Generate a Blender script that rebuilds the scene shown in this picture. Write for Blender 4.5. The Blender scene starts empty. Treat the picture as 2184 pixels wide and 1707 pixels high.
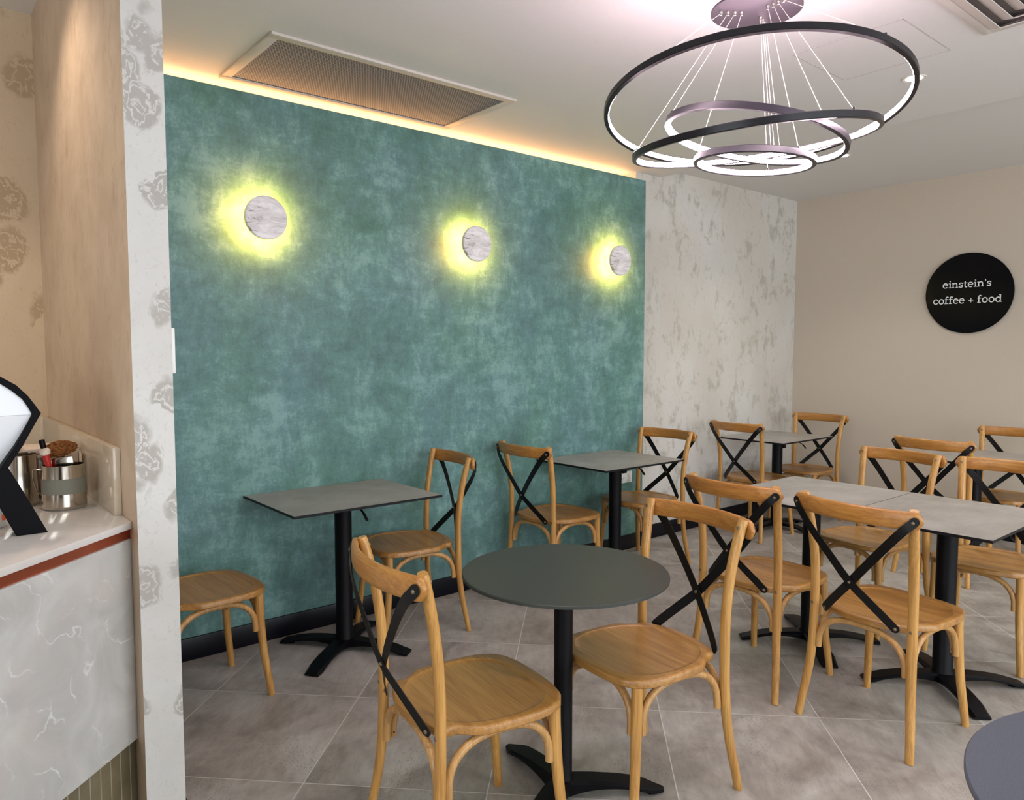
import bpy, bmesh, math, random
from mathutils import Vector, Matrix
from math import sin, cos, pi, radians as RAD, hypot, atan2

random.seed(7)
scene = bpy.context.scene
COL = scene.collection

# ------------------------------------------------------------------ camera
cam_d = bpy.data.cameras.new('camera')
cam_d.sensor_fit = 'HORIZONTAL'
cam_d.sensor_width = 36.0
cam_d.lens = 1583.35 / 2184 * 36.0
cam_d.clip_start = 0.02
cam = bpy.data.objects.new('camera', cam_d)
COL.objects.link(cam)
_r = Vector((0.7696, -0.6385, 0.0002)).normalized()
_d = Vector((0.6370, 0.7679, -0.0673)).normalized()
_u = _r.cross(_d).normalized()
_r = _d.cross(_u).normalized()
cam.matrix_world = Matrix(((_r.x, _u.x, -_d.x, 0), (_r.y, _u.y, -_d.y, 0), (_r.z, _u.z, -_d.z, 1.4611), (0, 0, 0, 1)))
scene.camera = cam

# ------------------------------------------------------------------ view
scene.view_settings.view_transform = 'Standard'
scene.view_settings.look = 'None'
scene.view_settings.gamma = 1.0
scene.view_settings.use_curve_mapping = False
scene.view_settings.exposure = 0.15

# ------------------------------------------------------------------ world daylight (comes in through the shopfront behind the camera)
world = bpy.data.worlds.new('daylight')
scene.world = world
world.use_nodes = True
_bg = world.node_tree.nodes['Background']
_bg.inputs['Color'].default_value = (0.86, 0.93, 1.0, 1)
_bg.inputs['Strength'].default_value = 1.3

def area_light(name, loc, size, energy, color, target=None, shape='RECTANGLE', size_y=None, spread=None):
    l = bpy.data.lights.new(name, 'AREA')
    l.shape = shape
    l.size = size
    if size_y: l.size_y = size_y
    l.energy = energy
    l.color = color
    if spread: l.spread = spread
    o = bpy.data.objects.new(name, l)
    COL.objects.link(o)
    o.location = loc
    if target is not None:
        dv = Vector(target) - Vector(loc)
        o.rotation_euler = dv.to_track_quat('-Z', 'Y').to_euler()
    return o

# daylight at the shopfront windows (behind the camera)
area_light('window_daylight', (2.6, -2.9, 1.45), 6.0, 140, (0.88, 0.94, 1.0), (2.6, 2.0, 1.0), size_y=2.1)
area_light('window_daylight', (-2.95, 0.2, 1.5), 2.6, 40, (0.90, 0.95, 1.0), (2.0, 1.2, 1.0), size_y=2.0)

# ------------------------------------------------------------------ constants of the place
YG = 3.6017      # face of the green wall
YB = 3.6941      # textured wall
XB = 6.5026      # back wall
XG = 4.2506      # right end of the green wall
ZG = 2.6874      # top of the green wall
Z1 = 2.7674      # low ceiling
XS = 4.527       # edge of the low ceiling
Z2 = 2.8365      # high ceiling
X0 = 0.4915      # alcove side of the stub wall
X1 = 0.5945      # room side of the stub wall
Y0 = 2.20        # end face of the stub wall
YF = -3.0        # shopfront
XL = -3.0        # far left wall
YA = 3.70        # alcove back wall
ZA = 2.84        # alcove ceiling
KZ = (Z1 - 1.4611) / (2.6874 - 1.4611)

# ------------------------------------------------------------------ materials
def new_mat(name):
    m = bpy.data.materials.new(name)
    m.use_nodes = True
    nt = m.node_tree
    for n in list(nt.nodes): nt.nodes.remove(n)
    out = nt.nodes.new('ShaderNodeOutputMaterial')
    b = nt.nodes.new('ShaderNodeBsdfPrincipled')
    nt.links.new(b.outputs[0], out.inputs[0])
    return m, nt, b

def srgb(r, g, b):
    f = lambda c: (c / 255 / 12.92) if c / 255 <= 0.04045 else ((c / 255 + 0.055) / 1.055) ** 2.4
    return (f(r), f(g), f(b), 1)

def N(nt, t, **k):
    n = nt.nodes.new(t)
    for a, v in k.items():
        if a.startswith('i_'):
            n.inputs[a[2:].replace('_', ' ')].default_value = v
        else:
            setattr(n, a, v)
    return n

def simple(name, col, rough=0.5, metal=0.0, spec=0.5, coat=0.0, emit=None, es=0.0, trans=0.0, ior=1.45):
    m, nt, b = new_mat(name)
    b.inputs['Base Color'].default_value = col
    b.inputs['Roughness'].default_value = rough
    b.inputs['Metallic'].default_value = metal
    b.inputs['Specular IOR Level'].default_value = spec
    b.inputs['Coat Weight'].default_value = coat
    b.inputs['Transmission Weight'].default_value = trans
    b.inputs['IOR'].default_value = ior
    if emit:
        b.inputs['Emission Color'].default_value = emit
        b.inputs['Emission Strength'].default_value = es
    return m

def ramp(nt, fac, stops, interp='LINEAR'):
    r = nt.nodes.new('ShaderNodeValToRGB')
    r.color_ramp.interpolation = interp
    els = r.color_ramp.elements
    while len(els) < len(stops): els.new(0.5)
    for e, (p, c) in zip(els, stops):
        e.position = p; e.color = c
    nt.links.new(fac, r.inputs[0])
    return r.outputs[0]

def coords(nt, kind='Object', scale=(1, 1, 1), rot=(0, 0, 0), loc=(0, 0, 0)):
    tc = nt.nodes.new('ShaderNodeTexCoord')
    mp = nt.nodes.new('ShaderNodeMapping')
    nt.links.new(tc.outputs[kind], mp.inputs[0])
    mp.inputs['Scale'].default_value = scale
    mp.inputs['Rotation'].default_value = rot
    mp.inputs['Location'].default_value = loc
    return mp.outputs[0]

def noise(nt, vec, scale, detail=6, rough=0.55, dist=0.0):
    n = nt.nodes.new('ShaderNodeTexNoise')
    n.inputs['Scale'].default_value = scale
    n.inputs['Detail'].default_value = detail
    n.inputs['Roughness'].default_value = rough
    n.inputs['Distortion'].default_value = dist
    nt.links.new(vec, n.inputs['Vector'])
    return n.outputs['Fac']

def mix(nt, fac, a, b, mode='MIX'):
    n = nt.nodes.new('ShaderNodeMix')
    n.data_type = 'RGBA'; n.blend_type = mode
    for i, v in ((0, fac), (6, a), (7, b)):
        if hasattr(v, 'links'): nt.links.new(v, n.inputs[i])
        else: n.inputs[i].default_value = v
    return n.outputs[2]

def math_n(nt, op, a, b=None, c=None):
    n = nt.nodes.new('ShaderNodeMath'); n.operation = op
    for i, v in enumerate((a, b, c)):
        if v is None: continue
        if hasattr(v, 'links'): nt.links.new(v, n.inputs[i])
        else: n.inputs[i].default_value = v
    return n.outputs[0]

def bump(nt, b, h, strength=0.2, dist=0.01):
    n = nt.nodes.new('ShaderNodeBump')
    n.inputs['Strength'].default_value = strength
    n.inputs['Distance'].default_value = dist
    nt.links.new(h, n.inputs['Height'])
    nt.links.new(n.outputs[0], b.inputs['Normal'])

def wood(name, c1, c2, c3, axis=2, rough=0.36):
    m, nt, b = new_mat(name)
    oi = nt.nodes.new('ShaderNodeObjectInfo')
    tc = nt.nodes.new('ShaderNodeTexCoord')
    add = nt.nodes.new('ShaderNodeVectorMath'); add.operation = 'MULTIPLY_ADD'
    nt.links.new(tc.outputs['Object'], add.inputs[0])
    add.inputs[1].default_value = (1, 1, 1)
    cmb = nt.nodes.new('ShaderNodeCombineXYZ')
    r10 = math_n(nt, 'MULTIPLY', oi.outputs['Random'], 7.0)
    for i in range(3): nt.links.new(r10, cmb.inputs[i])
    nt.links.new(cmb.outputs[0], add.inputs[2])
    mp = nt.nodes.new('ShaderNodeMapping')
    nt.links.new(add.outputs[0], mp.inputs[0])
    s = [22, 22, 22]; s[axis] = 1.6
    mp.inputs['Scale'].default_value = s
    n1 = noise(nt, mp.outputs[0], 1.0, 5, 0.6, 1.2)
    mp2 = nt.nodes.new('ShaderNodeMapping')
    nt.links.new(add.outputs[0], mp2.inputs[0])
    s2 = [170, 170, 170]; s2[axis] = 7
    mp2.inputs['Scale'].default_value = s2
    n2 = noise(nt, mp2.outputs[0], 1.0, 3, 0.6, 0.3)
    c = ramp(nt, n1, [(0.28, c1), (0.52, c2), (0.78, c3)])
    d = ramp(nt, n2, [(0.36, (0.66, 0.58, 0.48, 1)), (0.58, (1, 1, 1, 1))])
    c = mix(nt, 0.6, c, d, 'MULTIPLY')
    nt.links.new(c, b.inputs['Base Color'])
    b.inputs['Roughness'].default_value = rough
    b.inputs['Coat Weight'].default_value = 0.25
    b.inputs['Coat Roughness'].default_value = 0.25
    bump(nt, b, n2, 0.12, 0.002)
    return m

W_POST = wood('oak_upright', srgb(176, 126, 62), srgb(200, 150, 80), srgb(214, 168, 98), 2)
W_RAIL = wood('oak_rail', srgb(162, 106, 46), srgb(184, 128, 60), srgb(202, 150, 78), 0)
W_SEAT = wood('oak_seat', srgb(150, 102, 48), srgb(174, 126, 64), srgb(190, 144, 80), 0, 0.38)
W_ARCH = wood('bent_oak', srgb(176, 130, 74), srgb(196, 150, 90), srgb(208, 166, 108), 2)

M_BLACK = simple('black_powdercoat', srgb(8, 8, 12), 0.45, 0.0, 0.2)
M_MATT = simple('matt_black_machine_frame', srgb(8, 8, 11), 0.6, 0.0, 0.12)
M_STRAP = simple('black_steel_strap', srgb(13, 13, 14), 0.38, 0.0, 0.35)
M_BOLT = simple('burnished_bolt', srgb(132, 118, 98), 0.45, 0.6)
M_HOLE = simple('dark_screw_hole', srgb(38, 26, 16), 0.8)
M_LAMEDGE = simple('black_laminate_edge', srgb(12, 12, 18), 0.45, 0.0, 0.35)
M_WHITEPL = simple('white_plastic', srgb(232, 232, 228), 0.35)
M_DARKPL = simple('dark_slot', srgb(30, 30, 30), 0.6)

# grey concrete-look laminate
def laminate():
    m, nt, b = new_mat('concrete_laminate')
    v = coords(nt, 'Object', (1, 1, 1))
    n1 = noise(nt, v, 3.0, 8, 0.65, 0.6)
    v2 = coords(nt, 'Object', (1, 5, 1))
    n2 = noise(nt, v2, 9.0, 6, 0.7, 0.3)
    c = ramp(nt, n1, [(0.3, srgb(140, 136, 129)), (0.5, srgb(163, 159, 152)), (0.7, srgb(182, 178, 172))])
    d = ramp(nt, n2, [(0.3, (0.78, 0.78, 0.78, 1)), (0.65, (1, 1, 1, 1))])
    c = mix(nt, 0.7, c, d, 'MULTIPLY')
    nt.links.new(c, b.inputs['Base Color'])
    b.inputs['Roughness'].default_value = 0.38
    return m
M_LAM = laminate()

def blacktop(name='matt_black_tabletop', c1=None, c2=None):
    m, nt, b = new_mat(name)
    v = coords(nt, 'Object')
    n1 = noise(nt, v, 260.0, 3, 0.6)
    c = ramp(nt, n1, [(0.3, c1 or srgb(48, 51, 47)), (0.7, c2 or srgb(58, 61, 56))])
    nt.links.new(c, b.inputs['Base Color'])
    b.inputs['Roughness'].default_value = 0.42
    b.inputs['Specular IOR Level'].default_value = 0.45
    bump(nt, b, n1, 0.06, 0.001)
    return m
M_BTOP = blacktop()
M_SHEENTOP = blacktop('black_tabletop_painted_sheen', srgb(76, 80, 92), srgb(88, 92, 106))  # black tabletop with the window's daylight sheen painted into its colour

# teal trowelled plaster
def teal():
    m, nt, b = new_mat('teal_trowelled_plaster')
    v = coords(nt, 'Object', (1, 1, 1))
    big = noise(nt, v, 1.1, 5, 0.6, 0.3)
    mid = noise(nt, v, 5.0, 10, 0.72, 0.35)
    v2 = coords(nt, 'Object', (1, 1, 0.35), (0, RAD(30), 0))
    st = noise(nt, v2, 24.0, 9, 0.78, 0.3)
    v3 = coords(nt, 'Object', (0.35, 1, 1), (0, RAD(-24), 0), (3, 0, 1))
    st2 = noise(nt, v3, 18.0, 9, 0.76, 0.4)
    fine = noise(nt, v, 70.0, 6, 0.8, 0.2)
    s = math_n(nt, 'ADD', math_n(nt, 'MULTIPLY', mid, 0.36), math_n(nt, 'MULTIPLY', st, 0.20))
    s = math_n(nt, 'ADD', s, math_n(nt, 'MULTIPLY', st2, 0.16))
    s = math_n(nt, 'ADD', s, math_n(nt, 'MULTIPLY', big, 0.24))
    s = math_n(nt, 'ADD', s, math_n(nt, 'MULTIPLY', fine, 0.14))
    c = ramp(nt, s, [(0.45, srgb(66, 98, 92)), (0.51, srgb(86, 123, 116)), (0.56, srgb(101, 142, 136)), (0.62, srgb(136, 176, 170))])
    hue = noise(nt, coords(nt, 'Object', (1, 1, 1), (0, 0, 0), (5, 2, 9)), 1.8, 6, 0.65, 0.4)
    hc = ramp(nt, hue, [(0.40, srgb(88, 130, 108)), (0.60, srgb(96, 124, 142))])
    c = mix(nt, 0.26, c, hc)
    nt.links.new(c, b.inputs['Base Color'])
    b.inputs['Roughness'].default_value = 0.5
    b.inputs['Specular IOR Level'].default_value = 0.35
    h = math_n(nt, 'ADD', st, st2)
    bump(nt, b, h, 0.10, 0.004)
    return m
M_TEAL = teal()

# pale plaster with raised grey flower motifs and scratches
def rose_plaster(name, base, base2, spot, scale=7.0, amount=0.5, seed=(0, 0, 0), vert=False, fine=1.0):
    m, nt, b = new_mat(name)
    v = coords(nt, 'Object', (1, 1, 0.28 if vert else 0.8), (0, 0, 0), seed)
    wob = noise(nt, v, 11.0, 3, 0.5)
    dv = nt.nodes.new('ShaderNodeVectorMath'); dv.operation = 'ADD'
    wv = nt.nodes.new('ShaderNodeTexNoise'); wv.inputs['Scale'].default_value = 14; wv.inputs['Detail'].default_value = 3
    nt.links.new(v, wv.inputs['Vector'])
    sc = nt.nodes.new('ShaderNodeVectorMath'); sc.operation = 'SCALE'; sc.inputs['Scale'].default_value = 0.07
    nt.links.new(wv.outputs['Color'], sc.inputs[0])
    nt.links.new(v, dv.inputs[0]); nt.links.new(sc.outputs[0], dv.inputs[1])
    vo = nt.nodes.new('ShaderNodeTexVoronoi'); vo.inputs['Scale'].default_value = scale
    vo.feature = 'F1'
    nt.links.new(dv.outputs[0], vo.inputs['Vector'])
    blob = ramp(nt, vo.outputs['Distance'], [(0.38, (1, 1, 1, 1)), (0.47, (0, 0, 0, 1))])
    sep = nt.nodes.new('ShaderNodeSeparateColor'); nt.links.new(vo.outputs['Color'], sep.inputs[0])
    pick = ramp(nt, sep.outputs[0], [(1 - amount, (0, 0, 0, 1)), (1 - amount + 0.02, (1, 1, 1, 1))])
    wn_ = noise(nt, v, 26.0, 4, 0.6, 0.8)
    ph = math_n(nt, 'ADD', math_n(nt, 'MULTIPLY', vo.outputs['Distance'], 30.0), math_n(nt, 'MULTIPLY', wn_, 24.0))
    rg = math_n(nt, 'SINE', ph)
    petals = ramp(nt, rg, [(0.0, (1, 1, 1, 1)), (0.55, (0.75, 0.75, 0.75, 1)), (0.92, (0.05, 0.05, 0.05, 1))])
    mask = mix(nt, 1.0, mix(nt, 1.0, blob, pick, 'MULTIPLY'), petals, 'MULTIPLY')
    scr = noise(nt, v, 30.0 * fine, 8, 0.75, 2.5)
    scm = ramp(nt, scr, [(0.55, (0, 0, 0, 1)), (0.68, (0.55, 0.55, 0.55, 1))])
    big = noise(nt, v, 2.2, 4, 0.6, 0.5)
    bc = ramp(nt, big, [(0.35, base2), (0.65, base)])
    c = mix(nt, scm, bc, spot)
    c = mix(nt, mask, c, spot)
    nt.links.new(c, b.inputs['Base Color'])
    b.inputs['Roughness'].default_value = 0.55
    b.inputs['Specular IOR Level'].default_value = 0.3
    hh = scr
    bump(nt, b, hh, 0.10, 0.003)
    return m
M_PILLAR = rose_plaster('pale_rose_plaster', srgb(206, 204, 199), srgb(194, 191, 186), srgb(168, 163, 156), 8.5, 0.85)
def blotched():
    m, nt, b = new_mat('grey_blotched_plaster')
    v = coords(nt, 'Object', (1, 1, 0.62), (0, RAD(8), 0))
    n1 = noise(nt, v, 8.5, 8, 0.72, 0.3)
    n2 = noise(nt, v, 1.6, 3, 0.5, 0.3)
    n3 = noise(nt, v, 34.0, 8, 0.8, 1.2)
    base = ramp(nt, n2, [(0.35, srgb(206, 200, 190)), (0.65, srgb(216, 214, 208))])
    bl = ramp(nt, n1, [(0.53, (0, 0, 0, 1)), (0.62, (0.8, 0.8, 0.8, 1))])
    sc = ramp(nt, n3, [(0.55, (0, 0, 0, 1)), (0.66, (0.7, 0.7, 0.7, 1))])
    c = mix(nt, bl, base, srgb(178, 174, 163))
    c = mix(nt, sc, c, srgb(182, 177, 166))
    nt.links.new(c, b.inputs['Base Color'])
    b.inputs['Roughness'].default_value = 0.5
    bump(nt, b, math_n(nt, 'ADD', n3, n1), 0.14, 0.004)
    return m
M_WHITEW = blotched()
M_ALCOVE = rose_plaster('rose_plaster_painted_lamplight', srgb(214, 192, 162), srgb(204, 180, 150), srgb(182, 158, 128), 5.5, 0.75, (1.3, 4, 0.4))  # pale rose plaster, the alcove lamp's warmth painted into the tones

def warm_lit_plaster():  # pale plaster with warm alcove lamplight painted into its base colour
    m, nt, b = new_mat('streaked_plaster_painted_lamplight')
    v = coords(nt, 'Object', (1, 1.6, 1.6))
    n1 = noise(nt, v, 3.0, 6, 0.65, 0.4)
    v2 = coords(nt, 'Object', (1, 1.5, 0.9), (RAD(4), 0, 0), (0, 3, 1))
    n2 = noise(nt, v2, 11.0, 8, 0.74, 0.8)
    c = ramp(nt, n1, [(0.35, srgb(192, 168, 144)), (0.6, srgb(206, 183, 158))])
    d = ramp(nt, n2, [(0.54, (1, 1, 1, 1)), (0.64, (0.80, 0.77, 0.72, 1))])
    c = mix(nt, 0.8, c, d, 'MULTIPLY')
    nt.links.new(c, b.inputs['Base Color'])
    b.inputs['Roughness'].default_value = 0.45
    bump(nt, b, n2, 0.12, 0.004)
    return m
M_WARMLIT = warm_lit_plaster()

def paint(name, col, rough=0.6, var=0.02, scale=60):
    m, nt, b = new_mat(name)
    v = coords(nt, 'Object')
    n = noise(nt, v, scale, 4, 0.6)
    c2 = tuple(x * (1 - var) for x in col[:3]) + (1,)
    c = ramp(nt, n, [(0.35, c2), (0.65, col)])
    nt.links.new(c, b.inputs['Base Color'])
    b.inputs['Roughness'].default_value = rough
    b.inputs['Specular IOR Level'].default_value = 0.3
    bump(nt, b, n, 0.03, 0.002)
    return m
M_BEIGE = paint('warm_beige_paint', srgb(202, 190, 174), 0.5)
M_CEIL = paint('white_ceiling_paint', srgb(226, 224, 221), 0.55)
M_BASE = paint('navy_black_baseboard', srgb(7, 8, 20), 0.35, 0.2)
M_OFFW = paint('off_white_paint', srgb(210, 205, 196), 0.6)

# floor: stone-look porcelain laid diagonally
def floor_mat():
    m, nt, b = new_mat('stone_porcelain_tile')
    P = 0.6255
    tc = nt.nodes.new('ShaderNodeTexCoord')
    mp0 = nt.nodes.new('ShaderNodeMapping'); mp0.vector_type = 'TEXTURE'
    nt.links.new(tc.outputs['Object'], mp0.inputs[0])
    mp0.inputs['Location'].default_value = (1.4429, 2.7516, 0)
    mp0.inputs['Rotation'].default_value = (0, 0, RAD(45))
    sep = nt.nodes.new('ShaderNodeSeparateXYZ'); nt.links.new(mp0.outputs[0], sep.inputs[0])
    def cell(o):
        d = math_n(nt, 'DIVIDE', o, P)
        fr = math_n(nt, 'FRACT', math_n(nt, 'ADD', d, 100.5))
        a = math_n(nt, 'ABSOLUTE', math_n(nt, 'SUBTRACT', fr, 0.5))
        return math_n(nt, 'LESS_THAN', a, 0.0030), math_n(nt, 'FLOOR', d)
    gx, fx = cell(sep.outputs[0]); gy, fy = cell(sep.outputs[1])
    grout = math_n(nt, 'MAXIMUM', gx, gy)
    cmb = nt.nodes.new('ShaderNodeCombineXYZ'); nt.links.new(fx, cmb.inputs[0]); nt.links.new(fy, cmb.inputs[1])
    wn = nt.nodes.new('ShaderNodeTexWhiteNoise'); nt.links.new(cmb.outputs[0], wn.inputs['Vector'])
    off = nt.nodes.new('ShaderNodeVectorMath'); off.operation = 'MULTIPLY_ADD'
    nt.links.new(wn.outputs['Color'], off.inputs[0]); off.inputs[1].default_value = (9, 9, 9)
    nt.links.new(mp0.outputs[0], off.inputs[2])
    n1 = noise(nt, off.outputs[0], 2.6, 8, 0.62, 0.7)
    mpx = nt.nodes.new('ShaderNodeMapping'); nt.links.new(off.outputs[0], mpx.inputs[0]); mpx.inputs['Scale'].default_value = (1, 3, 1)
    n2 = noise(nt, mpx.outputs[0], 11, 8, 0.7, 0.4)
    c = ramp(nt, n1, [(0.34, srgb(142, 134, 126)), (0.5, srgb(168, 161, 153)), (0.66, srgb(188, 184, 177))])
    d = ramp(nt, n2, [(0.32, (0.72, 0.69, 0.68, 1)), (0.60, (1, 1, 1, 1))])
    c = mix(nt, 0.7, c, d, 'MULTIPLY')
    # small pits gathered in patches
    vo = nt.nodes.new('ShaderNodeTexVoronoi'); vo.inputs['Scale'].default_value = 62
    nt.links.new(mpx.outputs[0], vo.inputs['Vector'])
    n3 = noise(nt, off.outputs[0], 3.4, 3, 0.5, 0.2)
    thr = ramp(nt, n3, [(0.46, (0, 0, 0, 1)), (0.60, (0.24, 0.24, 0.24, 1))])
    pit = math_n(nt, 'LESS_THAN', vo.outputs['Distance'], thr)
    c = mix(nt, math_n(nt, 'MULTIPLY', pit, 0.55), c, srgb(92, 80, 74))
    c = mix(nt, grout, c, srgb(206, 202, 196))
    nt.links.new(c, b.inputs['Base Color'])
    b.inputs['Roughness'].default_value = 0.42
    b.inputs['Specular IOR Level'].default_value = 0.4
    h = math_n(nt, 'SUBTRACT', math_n(nt, 'MULTIPLY', n2, 0.5), math_n(nt, 'MULTIPLY', pit, 0.6))
    bump(nt, b, h, 0.10, 0.002)
    return m
M_FLOOR = floor_mat()

def marble(name, base, base2, vein, scale=2.0, rough=0.12, vscale=1.0, pink=None):
    m, nt, b = new_mat(name)
    v = coords(nt, 'Object', (1, 1, 1), (0.3, 0.5, 0.2))
    n1 = noise(nt, v, scale * 1.6, 6, 0.6, 0.8)
    c = ramp(nt, n1, [(0.35, base2), (0.65, base)])
    if pink:
        n4 = noise(nt, v, scale * 0.9, 3, 0.5, 0.5)
        c = mix(nt, ramp(nt, n4, [(0.5, (0, 0, 0, 1)), (0.7, (0.55, 0.55, 0.55, 1))]), c, pink)
    w = nt.nodes.new('ShaderNodeTexWave'); w.inputs['Scale'].default_value = scale * vscale
    w.inputs['Distortion'].default_value = 14; w.inputs['Detail'].default_value = 5; w.inputs['Detail Scale'].default_value = 1.3
    nt.links.new(v, w.inputs['Vector'])
    vm = ramp(nt, w.outputs['Fac'], [(0.0, (0.7, 0.7, 0.7, 1)), (0.012, (0.2, 0.2, 0.2, 1)), (0.05, (0, 0, 0, 1))])
    msk = ramp(nt, noise(nt, v, scale * 2.2, 3, 0.5), [(0.45, (0, 0, 0, 1)), (0.6, (1, 1, 1, 1))])
    c = mix(nt, mix(nt, 1.0, vm, msk, 'MULTIPLY'), c, vein)
    nt.links.new(c, b.inputs['Base Color'])
    b.inputs['Roughness'].default_value = rough
    return m
M_CTOP = marble('pale_stone_worktop', srgb(210, 206, 202), srgb(200, 195, 190), srgb(222, 218, 214), 2.5, 0.1)
M_CFRONT = marble('veined_grey_stone', srgb(194, 194, 190), srgb(174, 173, 169), srgb(226, 226, 224), 3.4, 0.3, 1.3, srgb(194, 182, 175))
M_UPST = marble('cream_stone_upstand', srgb(214, 200, 178), srgb(206, 190, 168), srgb(224, 214, 196), 2.5, 0.1)
M_COPPER = simple('copper_trim', srgb(196, 112, 84), 0.28, 0.85)

def marble_disc():
    m, nt, b = new_mat('white_marble_disc')
    v = coords(nt, 'Object', (1, 3.4, 1), (0, 0, RAD(12)))
    n1 = noise(nt, v, 9, 8, 0.7, 1.2)
    c = ramp(nt, n1, [(0.36, srgb(120, 112, 110)), (0.42, srgb(214, 208, 206)), (0.60, srgb(246, 243, 242))])
    nt.links.new(c, b.inputs['Base Color'])
    b.inputs['Roughness'].default_value = 0.16
    return m
M_DISC = marble_disc()

def kick_mat():
    m, nt, b = new_mat('olive_finger_tile')
    v = coords(nt, 'Generated')
    tc = nt.nodes.new('ShaderNodeTexCoord')
    sep = nt.nodes.new('ShaderNodeSeparateXYZ'); nt.links.new(tc.outputs['Object'], sep.inputs[0])
    u = math_n(nt, 'ADD', sep.outputs[0], sep.outputs[1])
    fr = math_n(nt, 'FRACT', math_n(nt, 'MULTIPLY', u, 1 / 0.058))
    e = math_n(nt, 'ABSOLUTE', math_n(nt, 'SUBTRACT', fr, 0.5))
    g = math_n(nt, 'GREATER_THAN', e, 0.45)
    n = noise(nt, tc.outputs['Object'], 6, 4, 0.5)
    c = ramp(nt, n, [(0.3, srgb(96, 88, 66)), (0.7, srgb(124, 115, 90))])
    c = mix(nt, g, c, srgb(150, 143, 126))
    nt.links.new(c, b.inputs['Base Color'])
    b.inputs['Roughness'].default_value = 0.2
    return m
M_KICK = kick_mat()

def perforated():
    m, nt, b = new_mat('perforated_grille_metal')
    tc = nt.nodes.new('ShaderNodeTexCoord')
    sep = nt.nodes.new('ShaderNodeSeparateXYZ'); nt.links.new(tc.outputs['Object'], sep.inputs[0])
    P = 0.0125
    v = math_n(nt, 'DIVIDE', sep.outputs[1], P)
    row = math_n(nt, 'FLOOR', v)
    sh = math_n(nt, 'MULTIPLY', math_n(nt, 'MODULO', math_n(nt, 'ADD', row, 1000), 2), 0.5)
    u = math_n(nt, 'ADD', math_n(nt, 'DIVIDE', sep.outputs[0], P * 1.1), sh)
    a = math_n(nt, 'ABSOLUTE', math_n(nt, 'SUBTRACT', math_n(nt, 'FRACT', math_n(nt, 'ADD', u, 500)), 0.5))
    c_ = math_n(nt, 'ABSOLUTE', math_n(nt, 'SUBTRACT', math_n(nt, 'FRACT', math_n(nt, 'ADD', v, 500)), 0.5))
    d = math_n(nt, 'MAXIMUM', a, c_)
    hole = math_n(nt, 'LESS_THAN', d, 0.395)
    c = mix(nt, hole, srgb(180, 177, 180), srgb(52, 47, 54))
    nt.links.new(c, b.inputs['Base Color'])
    b.inputs['Roughness'].default_value = 0.55
    return m
M_PERF = perforated()
M_FRAME = simple('white_metal_frame', srgb(206, 200, 190), 0.5)
M_DIFF = simple('diffuser_white', srgb(212, 206, 198), 0.5)

M_RING = simple('black_aluminium_ring', srgb(24, 22, 28), 0.32, 0.0, 0.5)
M_LED = simple('led_strip', (1, 1, 1, 1), 0.5, emit=(1.0, 0.75, 0.855, 1), es=52.0)
M_CABLE = simple('clear_cable', srgb(226, 214, 204), 0.4)
M_CANOPY = simple('grey_canopy_metal', srgb(62, 54, 62), 0.4, 0.2)
M_NICKEL = simple('nickel', srgb(190, 180, 176), 0.25, 1.0)
M_SPOT = simple('downlight_lens', (1, 1, 1, 1), 0.5, emit=(0.93, 0.97, 1.0, 1), es=40.0)
M_COVE = simple('warm_led_tape', (1, 1, 1, 1), 0.5, emit=(1.0, 0.54, 0.24, 1), es=18.0)
M_HALO = simple('yellow_led_ring', (1, 1, 1, 1), 0.5, emit=(1.0, 0.50, 0.09, 1), es=105.0)
M_STEEL = simple('brushed_steel', srgb(200, 192, 180), 0.16, 1.0)
M_BAND = simple('grey_rubber_band', srgb(122, 120, 108), 0.6)
M_RED = simple('red_handle', srgb(190, 44, 36), 0.35)
M_CLEAR = simple('clear_plastic', srgb(240, 226, 218), 0.05, trans=0.92, ior=1.3)
M_BROWN = simple('brown_powder', srgb(150, 112, 96), 0.9)
M_LID = simple('pale_lid', srgb(232, 214, 200), 0.4)
M_MWHITE = simple('machine_white_panel', srgb(226, 228, 232), 0.3)
M_ORANGE = simple('orange_print', srgb(220, 90, 50), 0.5)

def bristle():
    m, nt, b = new_mat('brown_bristles')
    v = coords(nt, 'Object', (1, 1, 1))
    n1 = noise(nt, v, 120, 4, 0.7)
    c = ramp(nt, n1, [(0.35, srgb(92, 50, 14)), (0.65, srgb(168, 104, 44))])
    nt.links.new(c, b.inputs['Base Color'])
    b.inputs['Roughness'].default_value = 0.85
    bump(nt, b, n1, 0.8, 0.006)
    return m
M_BRISTLE = bristle()

def sign_mat():
    m, nt, b = new_mat('black_sign_enamel')
    v = coords(nt, 'Object')
    n1 = noise(nt, v, 8, 5, 0.6)
    b.inputs['Base Color'].default_value = srgb(6, 6, 14)
    b.inputs['Specular IOR Level'].default_value = 0.14
    r = ramp(nt, n1, [(0.3, (0.17, 0.17, 0.17, 1)), (0.7, (0.24, 0.24, 0.24, 1))])
    nt.links.new(r, b.inputs['Roughness'])
    return m
M_SIGN = sign_mat()
M_LETTER = simple('white_vinyl', srgb(236, 236, 234), 0.5)

# ------------------------------------------------------------------ mesh helpers
def link_obj(name, me, parent=None, mats=None):
    o = bpy.data.objects.new(name, me)
    COL.objects.link(o)
    if parent is not None: o.parent = parent
    if mats:
        for m in (mats if isinstance(mats, (list, tuple)) else [mats]): me.materials.append(m)
    return o

def obj(name, bm, mats, parent=None, smooth=True, angle=40):
    me = bpy.data.meshes.new(name)
    bmesh.ops.recalc_face_normals(bm, faces=bm.faces)
    bm.to_mesh(me); bm.free()
    if smooth:
        for p in me.polygons: p.use_smooth = True
        try: me.set_sharp_from_angle(angle=RAD(angle))
        except Exception: pass
    return link_obj(name, me, parent, mats)

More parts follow.
